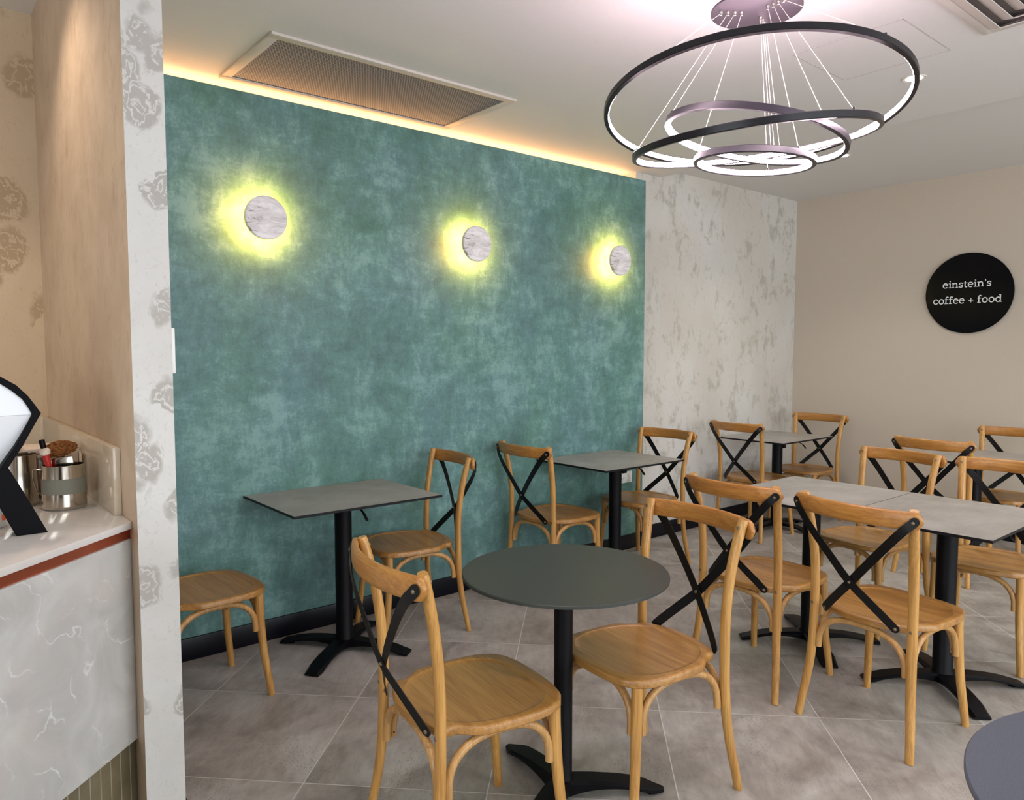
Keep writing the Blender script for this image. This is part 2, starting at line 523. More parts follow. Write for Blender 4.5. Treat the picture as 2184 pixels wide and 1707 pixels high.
def empty(name, loc, rz=0.0):
    o = bpy.data.objects.new(name, None)
    o.empty_display_size = 0.1
    COL.objects.link(o)
    o.location = loc; o.rotation_euler = (0, 0, rz)
    return o

def tag(o, label, cat, group=None, kind=None):
    o['label'] = label; o['category'] = cat
    if group: o['group'] = group
    if kind: o['kind'] = kind
    return o

def add_box(bm, x0, x1, y0, y1, z0, z1, bevel=0.0, mat=0, seg=2):
    vs = [bm.verts.new((x, y, z)) for z in (z0, z1) for y in (y0, y1) for x in (x0, x1)]
    q = [(0, 2, 3, 1), (4, 5, 7, 6), (0, 1, 5, 4), (2, 6, 7, 3), (0, 4, 6, 2), (1, 3, 7, 5)]
    fs = [bm.faces.new([vs[i] for i in f]) for f in q]
    for f in fs: f.material_index = mat
    if bevel:
        es = list({e for f in fs for e in f.edges})
        bmesh.ops.bevel(bm, geom=es, offset=bevel, segments=seg, affect='EDGES', profile=0.5)

def catmull(pts, n=8):
    pts = [Vector(p) for p in pts]
    out = []
    for i in range(len(pts) - 1):
        p0 = pts[max(i - 1, 0)]; p1 = pts[i]; p2 = pts[i + 1]; p3 = pts[min(i + 2, len(pts) - 1)]
        for k in range(n):
            t = k / n
            out.append(0.5 * ((2 * p1) + (p2 - p0) * t + (2 * p0 - 5 * p1 + 4 * p2 - p3) * t * t + (3 * p1 - p0 - 3 * p2 + p3) * t ** 3))
    out.append(pts[-1])
    return out

def add_tube(bm, path, rad, seg=12, closed=False, flat=1.0, ref=None, caps=True, mat=0):
    """rad: number or list; flat scales the second axis; ref: direction of the first axis"""
    path = [Vector(p) for p in path]
    n = len(path)
    rads = rad if isinstance(rad, (list, tuple)) else [rad] * n
    rings = []
    prev = None
    for i, p in enumerate(path):
        if closed: t = path[(i + 1) % n] - path[i - 1]
        else: t = path[min(i + 1, n - 1)] - path[max(i - 1, 0)]
        t.normalize()
        if ref is not None: a = Vector(ref)
        elif prev is not None: a = prev
        else: a = Vector((1, 0, 0)) if abs(t.x) < 0.9 else Vector((0, 1, 0))
        a = (a - t * a.dot(t)).normalized()
        prev = a
        b = t.cross(a)
        r = rads[i]
        rings.append([bm.verts.new(p + a * (r * cos(2 * pi * k / seg)) + b * (r * flat * sin(2 * pi * k / seg))) for k in range(seg)])
    m = n if closed else n - 1
    for i in range(m):
        A = rings[i]; B = rings[(i + 1) % n]
        for k in range(seg):
            f = bm.faces.new((A[k], A[(k + 1) % seg], B[(k + 1) % seg], B[k])); f.material_index = mat
    if caps and not closed:
        for rg, pt, sgn in ((rings[0], path[0], -1), (rings[-1], path[-1], 1)):
            f = bm.faces.new(rg if sgn > 0 else rg[::-1]); f.material_index = mat

def add_ribbon(bm, path, normals, width, thick, mat=0, round_end=True):
    """flat bar; normals give the thickness direction at each point"""
    path = [Vector(p) for p in path]; n = len(path)
    secs = []
    for i, p in enumerate(path):
        t = (path[min(i + 1, n - 1)] - path[max(i - 1, 0)]).normalized()
        nn = Vector(normals[i]); nn = (nn - t * nn.dot(t)).normalized()
        w = t.cross(nn)
        hw = width / 2
        if round_end:
            d = min((p - path[0]).length, (p - path[-1]).length)
            if d < hw: hw = max(0.35 * hw, math.sqrt(max(0.0, hw * hw - (hw - d) ** 2)))
        h = thick / 2
        secs.append([bm.verts.new(p + w * a + nn * b_) for a, b_ in ((-hw, -h), (hw, -h), (hw, h), (-hw, h))])
    for A, B in zip(secs[:-1], secs[1:]):
        for k in range(4):
            f = bm.faces.new((A[k], A[(k + 1) % 4], B[(k + 1) % 4], B[k])); f.material_index = mat
    bm.faces.new(secs[0][::-1]); bm.faces.new(secs[-1])

def add_cyl(bm, c0, c1, r0, r1=None, seg=24, mat=0):
    r1 = r0 if r1 is None else r1
    add_tube(bm, [c0, c1], [r0, r1], seg, mat=mat)

def add_lathe(bm, prof, seg=32, mat=0, origin=(0, 0, 0)):
    """prof = [(r,z)...] around z"""
    ox, oy, oz = origin
    rings = []
    for r, z in prof:
        if r < 1e-6: rings.append([bm.verts.new((ox, oy, oz + z))])
        else: rings.append([bm.verts.new((ox + r * cos(2 * pi * k / seg), oy + r * sin(2 * pi * k / seg), oz + z)) for k in range(seg)])
    for A, B in zip(rings[:-1], rings[1:]):
        for k in range(seg):
            k2 = (k + 1) % seg
            if len(A) == 1 and len(B) == 1: continue
            if len(A) == 1: f = bm.faces.new((A[0], B[k2], B[k]))
            elif len(B) == 1: f = bm.faces.new((A[k], A[k2], B[0]))
            else: f = bm.faces.new((A[k], A[k2], B[k2], B[k]))
            f.material_index = mat

def add_prism(bm, poly, z0, z1, mat=0, bevel=0.0):
    lo = [bm.verts.new((x, y, z0)) for x, y in poly]
    hi = [bm.verts.new((x, y, z1)) for x, y in poly]
    fs = [bm.faces.new(lo[::-1]), bm.faces.new(hi)]
    n = len(poly)
    for i in range(n): fs.append(bm.faces.new((lo[i], lo[(i + 1) % n], hi[(i + 1) % n], hi[i])))
    for f in fs: f.material_index = mat
    if bevel:
        es = list({e for e in fs[0].edges} | {e for e in fs[1].edges})
        bmesh.ops.bevel(bm, geom=es, offset=bevel, segments=2, affect='EDGES', profile=0.5)

def copy_tree(o, parent=None):
    c = o.copy(); COL.objects.link(c)
    if parent is not None: c.parent = parent
    for ch in list(o.children): copy_tree(ch, c)
    return c

def struct(name, bm, mats, smooth=False):
    o = obj(name, bm, mats, None, smooth)
    o['kind'] = 'structure'
    return o

# ------------------------------------------------------------------ setting
bm = bmesh.new(); add_box(bm, XL - 0.1, XB + 0.1, YF - 0.1, YA + 0.1, -0.1, 0.0); struct('floor', bm, M_FLOOR)

bm = bmesh.new(); add_box(bm, X1, XG, YG, YG + 0.04, 0, ZG); struct('wall_left', bm, M_TEAL)
bm = bmesh.new(); add_box(bm, XG, XB + 0.1, YB, YB + 0.3, 0, 3.0); struct('wall_textured', bm, M_WHITEW)
bm = bmesh.new(); add_box(bm, X0, XG, 3.90, 3.99, 0, 3.0); struct('wall_cavity', bm, M_OFFW)
bm = bmesh.new(); add_box(bm, XG - 0.012, XG, YG + 0.04, 3.90, 0, ZG - 0.03); struct('trim_1', bm, M_BASE)
bm = bmesh.new(); add_box(bm, XB, XB + 0.1, YF, YB, 0, 3.0); struct('wall_back', bm, M_BEIGE)
# stub wall: pale rose plaster end face, counter face with warm lamplight painted into its colour
bm = bmesh.new(); add_box(bm, X0, X1, Y0, 3.90, 0, 3.0)
bm.faces.ensure_lookup_table()
for f in bm.faces:
    f.normal_update()
    if f.calc_center_median().x < X0 + 0.001: f.material_index = 1
struct('wall_stub', bm, [M_PILLAR, M_WARMLIT])
bm = bmesh.new(); add_box(bm, XL, X0, YA, YA + 0.1, 0, 3.0); struct('wall_alcove', bm, M_ALCOVE)
bm = bmesh.new()
add_box(bm, XL - 0.1, XL, YF, -1.2, 0, 3.0); add_box(bm, XL - 0.1, XL, 1.6, YA, 0, 3.0)
add_box(bm, XL - 0.1, XL, -1.2, 1.6, 0, 0.5); add_box(bm, XL - 0.1, XL, -1.2, 1.6, 2.5, 3.0)
struct('wall_side', bm, M_OFFW)
# shopfront behind the camera: piers and head around the openings
bm = bmesh.new()
for a, b_ in ((XL, -0.6), (2.5, 2.7), (5.9, XB)): add_box(bm, a, b_, YF - 0.1, YF, 0, 3.0)
add_box(bm, -0.6, 5.9, YF - 0.1, YF, 2.5, 3.0); add_box(bm, -0.6, 5.9, YF - 0.1, YF, 0, 0.35)
struct('wall_front', bm, M_OFFW)
def window_frame(name, x0, x1, y0, y1, z0, z1, n, along):
    bm = bmesh.new()
    t = 0.03
    if along == 'x':
        add_box(bm, x0, x1, y0, y1, z0, z0 + 0.06); add_box(bm, x0, x1, y0, y1, z1 - 0.06, z1)
        for i in range(n + 1):
            c = x0 + (x1 - x0) * i / n
            c = min(max(c, x0 + t), x1 - t)
            add_box(bm, c - t, c + t, y0, y1, z0 + 0.06, z1 - 0.06)
    else:
        add_box(bm, x0, x1, y0, y1, z0, z0 + 0.06); add_box(bm, x0, x1, y0, y1, z1 - 0.06, z1)
        for i in range(n + 1):
            c = y0 + (y1 - y0) * i / n
            c = min(max(c, y0 + t), y1 - t)
            add_box(bm, x0, x1, c - t, c + t, z0 + 0.06, z1 - 0.06)
    struct(name, bm, M_BLACK)
window_frame('window_1', -0.6, 2.5, YF - 0.09, YF - 0.03, 0.35, 2.5, 2, 'x')
window_frame('window_2', 2.7, 5.9, YF - 0.09, YF - 0.03, 0.35, 2.5, 2, 'x')
window_frame('window_3', XL - 0.09, XL - 0.03, -1.2, 1.6, 0.5, 2.5, 2, 'y')

# ceilings
bm = bmesh.new()
add_box(bm, X1, XG, YB, 3.90, Z1, Z1 + 0.35)
add_box(bm, X1, XS, YF, YB, Z1, Z1 + 0.35)
add_box(bm, XL, X1, YF, 2.2, Z1, Z1 + 0.35)
struct('ceiling', bm, M_CEIL)
bm = bmesh.new(); add_box(bm, XS, XB, YF, YB, Z2, Z2 + 0.1); struct('ceiling_high', bm, M_CEIL)
bm = bmesh.new(); add_box(bm, XL, X0, 2.2, YA, ZA, ZA + 0.1); struct('ceiling_alcove', bm, M_CEIL)

# baseboards
def baseboard(name, x0, x1, y0, y1, h=0.108):
    bm = bmesh.new(); add_box(bm, x0, x1, y0, y1, 0, h, 0.004); struct(name, bm, M_BASE, True)
baseboard('baseboard_left', X1 + 0.03, XG, YG - 0.014, YG)
baseboard('baseboard_textured', XG + 0.001, XB - 0.015, YB - 0.014, YB)
baseboard('baseboard_back', XB - 0.014, XB, YF, YB)
baseboard('baseboard_stub', X1, X1 + 0.028, Y0, YG - 0.015)

# access hatch outline in the ceiling
bm = bmesh.new()
hx0, hx1, hy0, hy1 = [v * KZ for v in (2.93, 3.38, 1.26, 1.703)]
for a in ((hx0, hx1, hy0, hy0 + .003), (hx0, hx1, hy1 - .003, hy1), (hx0, hx0 + .003, hy0, hy1), (hx1 - .003, hx1, hy0, hy1)):
    add_box(bm, *a, Z1 - 0.0012, Z1 + 0.002)
o = obj('ceiling_hatch', bm, simple('hatch_seam', srgb(188, 176, 176), 0.6), None, False)
tag(o, 'flush square access hatch outline in the ceiling right of the ring chandelier', 'hatch')

# ------------------------------------------------------------------ cove light on top of the green wall
bm = bmesh.new(); add_tube(bm, [(X1 + 0.02, 3.79, ZG + 0.018), (XG - 0.02, 3.79, ZG + 0.018)], 0.010, 8)
add_box(bm, X1 + 0.02, XG - 0.02, 3.775, 3.805, ZG - 0.02, ZG + 0.008, mat=1)
o = obj('cove_light', bm, [M_COVE, M_FRAME])
tag(o, 'warm amber light tape hidden along the top of the green wall', 'cove light')

# ------------------------------------------------------------------ chairs
C_PT = (0.2144, -0.2354, 0.9079)

def seat_outline(n=216):
    half = [(0, -.200), (.05, -.197), (.10, -.186), (.138, -.172), (.160, -.161), (.171, -.149), (.170, -.134), (.166, -.123),
            (.209, -.066), (.2155, -.052), (.220, .0), (.222, .06), (.220, .12), (.211, .168), (.190, .208), (.155, .233), (.10, .246), (.05, .250), (0, .251)]
    pts = [(x, y) for x, y in half] + [(-x, y) for x, y in half[-2:0:-1]]
    return polar(pts, n)

def groove_outline(n=216):
    half = [(0, -.168), (.06, -.163), (.11, -.146), (.15, -.113), (.18, -.062), (.195, .0), (.198, .06), (.19, .115), (.168, .162), (.13, .192), (.08, .206), (0, .210)]
    pts = [(x, y) for x, y in half] + [(-x, y) for x, y in half[-2:0:-1]]
    return polar(pts, n)

def polar(pts, n):
    cy = 0.02
    dense = []
    m = len(pts)
    for i in range(m):
        a, b_ = pts[i], pts[(i + 1) % m]
        for k in range(12):
            t = k / 12
            dense.append((a[0] + (b_[0] - a[0]) * t, a[1] + (b_[1] - a[1]) * t - cy))
    ang = sorted((atan2(y, x) % (2 * pi), hypot(x, y)) for x, y in dense)
    out = []
    for k in range(n):
        t = 2 * pi * k / n
        lo = None
        for j in range(len(ang)):
            if ang[j][0] > t: break
        else: j = len(ang)
        a0 = ang[(j - 1) % len(ang)]; a1 = ang[j % len(ang)]
        d0 = (t - a0[0]) % (2 * pi); d1 = (a1[0] - t) % (2 * pi)
        w = d0 / (d0 + d1) if d0 + d1 > 1e-9 else 0
        out.append(a0[1] * (1 - w) + a1[1] * w)
    # light smoothing
    sm = [(out[k - 1] + 6 * out[k] + out[(k + 1) % n]) / 8 for k in range(n)]
    return [(r * cos(2 * pi * k / n), r * sin(2 * pi * k / n) + cy) for k, r in enumerate(sm)]

def make_chair():
    t = empty('cross_back_chair', (0, 0, 0))
    # seat
    bm = bmesh.new()
    OUT = seat_outline(); GR = groove_outline()
    n = len(OUT)
    cy = 0.02
    def inset(P, d): 
        res = []
        for x, y in P:
            r = hypot(x, y - cy); k = (r - d) / r
            res.append((x * k, cy + (y - cy) * k))
        return res
    def scale(P, s): return [(x * s, cy + (y - cy) * s) for x, y in P]
    secs = [(scale(OUT, 0.3), .437), (inset(OUT, .010), .437), (inset(OUT, .003), .4385), (inset(OUT, .0), .442), (OUT, .458), (inset(OUT, .002), .4615),
            (inset(OUT, .006), .4638), (inset(OUT, .011), .4645), (inset(GR, -.002), .4643), (GR, .4628), (inset(GR, .003), .4606), (inset(GR, .02), .4590),
            (scale(GR, .6), .4565), (scale(GR, .25), .4555)]
    rings = [[bm.verts.new((x, y, z)) for x, y in P] for P, z in secs]
    for A, B in zip(rings[:-1], rings[1:]):
        for k in range(n): bm.faces.new((A[k], A[(k + 1) % n], B[(k + 1) % n], B[k]))
    bm.faces.new(rings[0][::-1]); bm.faces.new(rings[-1])
    obj('seat', bm, W_SEAT, t, angle=32)
    # rear posts: one bent piece from the floor to the top rail
    for s in (1, -1):
        path = [(.2235, -.2225, 0), (.2160, -.2090, .08), (.2060, -.1940, .17), (.1990, -.1840, .26), (.1955, -.1785, .36), (.1945, -.1770, .46),
                (.1940, -.1770, .55), (.1955, -.1830, .65), (.2000, -.1965, .75), (.2070, -.2150, .84), (.2140, -.2330, .9060)]
        path = catmull([(x * s, y, z) for x, y, z in path], 5)
        rr = [0.0155 + 0.0028 * min(1, p.z / 0.3) for p in path]
        rr[-1] *= 0.90; rr[0] *= 0.93
        bm = bmesh.new(); add_tube(bm, path, rr, 16, ref=(1, 0, 0), flat=0.82)
        obj('back_post', bm, W_POST, t)
    # front legs
    for s in (1, -1):
        path = [(.2010, .2300, 0), (.1950, .2210, .08), (.1860, .2090, .18), (.1800, .2010, .28), (.1770, .1960, .38), (.1765, .195, .440)]
        path = catmull([(x * s, y, z) for x, y, z in path], 5)
        rr = [0.0142 + 0.0036 * min(1, p.z / 0.35) for p in path]
        bm = bmesh.new(); add_tube(bm, path, rr, 14, ref=(1, 0, 0))
        obj('leg', bm, W_POST, t)
    # bent arch braces under the seat
    def arch(A, B, za, ztop, out):
        A = Vector(A); B = Vector(B); mid = (A + B) / 2; half = (B - A) / 2
        pts = []
        for k in range(33):
            a = pi * k / 32
            c, s_ = cos(a), sin(a)
            e = 2 / 2.5
            cx = math.copysign(abs(c) ** e, c); sy = abs(s_) ** e
            p = mid - half * cx
            p = p + Vector(out) * (sy)
            pts.append(Vector((p.x, p.y, za + (ztop - za) * sy)))
        d = Vector((0, 0, -0.012))
        return [pts[0] + d] + pts + [pts[-1] + d]
    za, zt = 0.297, 0.4255
    specs = [((-.173, -.176), (.173, -.176), (0, .0, 0)), ((-.158, .203), (.158, .203), (0, -.01, 0)),
             ((.188, -.152), (.180, .176), (-.006, 0, 0)), ((-.188, -.152), (-.180, .176), (.006, 0, 0))]
    for A, B, outv in specs:
        P = arch((A[0], A[1], 0), (B[0], B[1], 0), za, zt, outv)
        bm = bmesh.new()
        dirv = (Vector((B[0], B[1], 0)) - Vector((A[0], A[1], 0))).normalized()
        side = Vector((-dirv.y, dirv.x, 0))
        add_tube(bm, P, 0.0122, 12, ref=side)
        br = obj('brace', bm, W_ARCH, t)
        for q in (P[1], P[-2]):
            bm = bmesh.new()
            o_ = side if (side.dot(Vector((q.x, q.y, 0))) > 0) else -side
            inn = -o_
            add_cyl(bm, q + inn * 0.0105 + Vector((0, 0, .004)), q + inn * 0.0130 + Vector((0, 0, .004)), 0.0028, seg=10)
            obj('screw_hole', bm, M_HOLE, br)
    # curved top rail behind the posts
    bm = bmesh.new()
    K = 36
    prev = None
    ysur = lambda x: -.2370 - .060 * (1 - (x / .25) ** 2)      # centre line of the slab
    first = last = None
    for i in range(K + 1):
        x = -.250 + .500 * i / K
        y = ysur(x)
        dy = 2 * .060 * x / .0625
        tx = Vector((1, dy, 0)).normalized()
        nn = Vector((tx.y, -tx.x, 0))                          # towards the rear
        e = min(1.0, (.2505 - abs(x)) / .028)
        hh = .0330 * math.sqrt(max(0.02, 1 - (1 - e) ** 2))
        th = .0115 * (0.55 + 0.45 * math.sqrt(max(0.0, 1 - (1 - e) ** 2)))
        zc = .8725
        sec = []
        for k in range(16):
            a = 2 * pi * k / 16
            ca, sa = cos(a), sin(a)
            px = math.copysign(abs(ca) ** 0.75, ca) * th
            pz = math.copysign(abs(sa) ** 0.6, sa) * hh
            sec.append(bm.verts.new(Vector((x, y, zc + pz)) + nn * px))
        if prev:
            for k in range(16): bm.faces.new((prev[k], prev[(k + 1) % 16], sec[(k + 1) % 16], sec[k]))
        else: first = sec
        prev = sec
    last = prev
    bm.faces.new(first[::-1]); bm.faces.new(last)
    obj('top_rail', bm, W_RAIL, t, angle=50)
    # crossed flat straps
    for s in (1, -1):
        dy = 0.0016 * s
        ctrl = [(.2390 * s, -.2580 , .8860), (.2270 * s, -.2635, .868), (.200 * s, -.2750, .838), (.150 * s, -.2780 + dy, .780), (.070 * s, -.2690 + dy, .686), (0, -.2560 + dy * 2, .604),
                (-.060 * s, -.231 + dy, .5410), (-.110 * s, -.2075, .4885), (-.1400 * s, -.1915, .455), (-.1480 * s, -.1850, .446)]
        path = catmull(ctrl, 7)
        nrm = []
        for p in path:
            f = min(1, abs(p.x) / .23)
            sx = 1 if p.x > 0 else -1
            if p.z > .6: nrm.append((sx * 0.40 * f * f, -1, 0.0))
            else: nrm.append((sx * 0.30 * f, -1, 0))
        bm = bmesh.new(); add_ribbon(bm, path, nrm, 0.0315, 0.0030)
        st = obj('strap', bm, M_STRAP, t, angle=30)
        bm = bmesh.new()
        a = Vector((.2270 * s, -.2645, .869)); d = Vector((.4 * s, -1, 0)).normalized()
        add_tube(bm, [a, a + d * .003, a + d * .0048], [.0062, .0055, .0025], 12)
        obj('bolt', bm, M_BOLT, st)
        bm = bmesh.new()
        a = Vector((-.1400 * s, -.1930, .4555)); d = Vector((-.3 * s, -1, .15)).normalized()
        add_tube(bm, [a, a + d * .0035, a + d * .005], [.0065, .0058, .0025], 12)
        obj('bolt', bm, M_BOLT, st)
    bm = bmesh.new()
    add_tube(bm, [(0, -.246, .604), (0, -.2645, .604), (0, -.2662, .604)], [.0055, .0052, .002], 12)
    obj('bolt', bm, M_BOLT, t)
    for s in (1, -1):
        bm = bmesh.new()
        add_tube(bm, [(.1955 * s, -.186, .4600), (.1955 * s, -.1934, .4600), (.1955 * s, -.1946, .4600)], [.0062, .0055, .002], 12)
        obj('bolt', bm, M_BOLT, t)
        bm = bmesh.new()
        add_tube(bm, [(.2110 * s, -.215, .8800), (.2110 * s, -.2085, .8826), (.2110 * s, -.2072, .8831)], [.0062, .0055, .002], 12)
        obj('bolt', bm, M_BOLT, t)
    return t

CHAIRS = [
    ('A', 1.2457, 1.7156, -8.0, 'wooden cross-back chair pushed up to the left of the round black table, nearest of all', 'chairs at the round black table'),
    ('B', 1.9060, 1.5992, 173.9, 'wooden cross-back chair on the right of the round black table, its seat facing it', 'chairs at the round black table'),
    ('C', 2.9670, 1.8062, -3.3, 'wooden cross-back chair at the long table, left of the two with backs towards us', 'chairs at the long table'),
    ('D', 2.9394, 1.2510, -5.8, 'wooden cross-back chair at the long table, right of the two with backs towards us', 'chairs at the long table'),
    ('E', 4.0198, 1.8036, 170.6, 'wooden cross-back chair beyond the long table, left of the two facing us', 'chairs at the long table'),
    ('F', 4.0389, 1.2406, 181.1, 'wooden cross-back chair beyond the long table, cut by the right picture edge', 'chairs at the long table'),
    ('G', 2.0542, 3.3075, 171.8, 'wooden cross-back chair right of the first green-wall table, facing left', 'chairs along the green wall'),
    ('H', 3.0778, 3.3073, -1.1, 'wooden cross-back chair against the green wall, back to us, left of the second table', 'chairs along the green wall'),
    ('I', 3.8935, 3.2887, 180.9, 'wooden cross-back chair where green wall meets white wall, beside the power outlet', 'chairs along the green wall'),
    ('J', 5.2108, 3.2670, -3.4, 'wooden cross-back chair by the white wall, left of the corner table, its back towards us', 'chairs at the corner table'),
    ('K', 5.9344, 3.2360, 182.3, 'wooden cross-back chair in the far corner against the beige wall, facing left', 'chairs at the corner table'),
    ('L', 5.2274, 1.8701, -1.7, 'wooden cross-back chair with its back to us, left of the table below the round sign', 'chairs at the table under the sign'),
    ('M', 5.8700, 1.7600, 178.0, 'wooden cross-back chair right under the round sign, at the far right picture edge', 'chairs at the table under the sign'),
    ('N', 0.9258, 3.1931, 4.3, 'wooden cross-back chair half hidden by the pale stub wall, only seat and front legs showing', 'chairs along the green wall'),
]
proto = make_chair()
for i, (k, x, y, a, lab, grp) in enumerate(CHAIRS):
    o = proto if i == 0 else copy_tree(proto)
    # chair front is +y in its own frame; facing angle a is measured from +x
    o.location = (x, y, 0); o.rotation_euler = (0, 0, RAD(a - 90))
    tag(o, lab, 'chair', grp)

# ------------------------------------------------------------------ tables
def arm_mesh(L, w0, w1, w2, h, tip):
    """arched foot along +x"""
    bm = bmesh.new()
    prev = None
    K = 16
    for i in range(K + 1):
        s = i / K
        x = 0.02 + (L - 0.02) * s
        w = (w0 * (1 - s) + w1 * s) if s < 0.75 else (w1 + (w2 - w1) * ((s - 0.75) / 0.25) ** 1.3)
        zt = h * (1 - 0.72 * s ** 2.2)
        zb = 0.006 + (h * 0.50) * max(0.0, 1 - ((s - 0.42) / 0.46) ** 2) ** 0.7 if abs(s - 0.42) < 0.46 else 0.006
        zb = min(zb, zt - 0.012)
        c = min(0.008, (zt - zb) * 0.4)
        sec = [bm.verts.new((x, yy, zz)) for yy, zz in ((-w / 2, zb), (-w / 2, zt - c), (-w / 2 + c * 1.4, zt), (w / 2 - c * 1.4, zt), (w / 2, zt - c), (w / 2, zb))]
        if prev:
            for k in range(6): bm.faces.new((prev[k], prev[(k + 1) % 6], sec[(k + 1) % 6], sec[k]))
        else: bm.faces.new(sec[::-1])
        prev = sec
    bm.faces.new(prev)
    return bm

def add_base(root, px, py, pr, ztop, arms, L, w, tipw, h):
    bm = bmesh.new()
    add_lathe(bm, [(0, 0.02), (pr + .004, 0.02), (pr + .006, .03), (pr + .004, h + .004), (pr, h + .012), (pr, ztop), (0, ztop)], 32, origin=(px, py, 0))
    obj('column', bm, M_BLACK, root)
    for a in arms:
        bm = arm_mesh(L, w, w * 1.02, tipw, h, 0)
        o = obj('foot', bm, M_BLACK, root, angle=30)
        o.location = (px, py, 0); o.rotation_euler = (0, 0, RAD(a))
        bm = bmesh.new(); add_lathe(bm, [(0, 0), (.014, 0), (.016, .006), (0, .006)], 16, origin=(L - 0.045, 0, 0))
        obj('glide', bm, M_BLACK, o)

def square_table(cx, cy, w, d, px, py, label, grp, lever=True, arms=(45, 135, 225, 315), latch=True):
    t = empty('bistro_table', (cx, cy, 0))
    bm = bmesh.new()
    add_box(bm, -w / 2, w / 2, -d / 2, d / 2, .738, .750, 0.0012, 0, 1)
    bm.normal_update()
    for f in bm.faces:
        f.material_index = 0 if f.normal.z > 0.9 else 1
    obj('table_top', bm, [M_LAM, M_LAMEDGE], t, True, 30)
    add_base(t, px - cx, py - cy, 0.041, 0.722, arms, 0.335, 0.078, 0.066, 0.056)
    bm = bmesh.new()
    ax, ay = px - cx, py - cy
    add_box(bm, ax - .17, ax + .17, ay - .022, ay + .022, .722, .7375, .003)
    add_box(bm, ax - .022, ax + .022, ay - .19, ay + .19, .722, .7375, .003)
    if latch: add_box(bm, ax + .035, ax + .075, ay - .035, ay + .035, .655, .722, .003)
    obj('top_bracket', bm, M_BLACK, t, True, 30)
    if lever:
        bm = bmesh.new()
        add_tube(bm, catmull([(ax - .012, ay - .150, .728), (ax - .010, ay - .190, .724), (ax - .008, ay - .222, .710), (ax - .006, ay - .252, .680)], 5), [.004] * 5 + [.0055] * 6 + [.008] * 5, 8, flat=0.6)
        obj('lever', bm, M_BLACK, t)
    tag(t, label, 'table', grp)
    return t

T = 'bistro tables with grey tops'
square_table(1.6617, 3.2990, .7638, .6004, 1.640, 3.262, 'grey square table against the green wall, leftmost of the tables', T, arms=(37, 127, 217, 307), latch=False)
square_table(3.5597, 3.2850, .7398, .6180, 3.590, 3.270, 'grey square table at the green wall, in front of the power outlet', T, arms=(40, 130, 220, 310))
square_table(5.5601, 3.2950, .7684, .5828, 5.545, 3.270, 'grey square table in the far corner where white and beige walls meet', T, arms=(355, 85, 175, 265))
square_table(3.5068, 1.2515, .7643, .5960, 3.480, 1.235, 'grey-topped table forming the near right half of the long table', T)
square_table(3.5068, 1.8670, .7643, .6330, 3.480, 1.855, 'grey-topped table forming the far left half of the long table', T)
square_table(5.545, 1.830, .7600, .6000, 5.528, 1.810, 'grey square table at the beige wall beneath the round sign', T, arms=(355, 85, 175, 265))

def round_table(cx, cy, r, label, arms, top=None):
    t = empty('round_table', (cx, cy, 0))
    bm = bmesh.new()
    add_lathe(bm, [(0, .738), (r - .004, .738), (r, .7395), (r, .7475), (r - .0025, .750), (0, .750)], 128)
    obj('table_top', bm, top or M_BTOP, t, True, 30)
    add_base(t, -.004, .002, 0.0305, 0.728, arms, 0.335, 0.076, 0.022, 0.062)
    bm = bmesh.new(); add_lathe(bm, [(0, .724), (.11, .724), (.11, .738), (0, .738)], 32)
    obj('top_bracket', bm, M_BLACK, t, True, 30)
    tag(t, label, 'table', 'round pedestal tables')
round_table(1.634, 1.7016, .332, 'round matt black table between two wooden chairs in the foreground', (-37, 83, 203))
round_table(1.5336, .0772, .4027, 'round black table, window sheen painted grey, cut off by the bottom right picture corner', (-10, 110, 230), M_SHEENTOP)

# ------------------------------------------------------------------ wall lamps with marble discs
for i, (x, z, lab) in enumerate(((1.388, 2.0894, 'round marble wall lamp with yellow glow, leftmost on the green wall'),
                                 (2.645, 2.0795, 'round marble wall lamp with yellow glow, middle one on the green wall'),
                                 (3.883, 2.0766, 'round marble wall lamp with yellow glow, rightmost, next to the white wall'))):
    if i == 0:
        root = empty('wall_lamp', (0, 0, 0))
        bm = bmesh.new(); add_lathe(bm, [(0, 0), (.050, 0), (.050, .080), (0, .080)], 40)
        o = obj('mount', bm, M_WHITEPL, root); o.rotation_euler = (RAD(90), 0, 0)
        bm = bmesh.new(); add_lathe(bm, [(.060, .0800), (.060, .0785), (.094, .0785), (.094, .0800)], 48)
        o = obj('light_ring', bm, M_HALO, root); o.rotation_euler = (RAD(90), 0, 0)
        bm = bmesh.new(); add_lathe(bm, [(0, .0802), (.099, .0802), (.1028, .082), (.1028, .098), (.100, .101), (0, .101)], 72)
        o = obj('marble_disc', bm, M_DISC, root); o.rotation_euler = (RAD(90), 0, 0)
        lamp = root
        cur = root
    else:
        cur = copy_tree(lamp)
    cur.location = (x, YG, z)
    tag(cur, lab, 'lamp', 'marble disc lamps on the green wall')

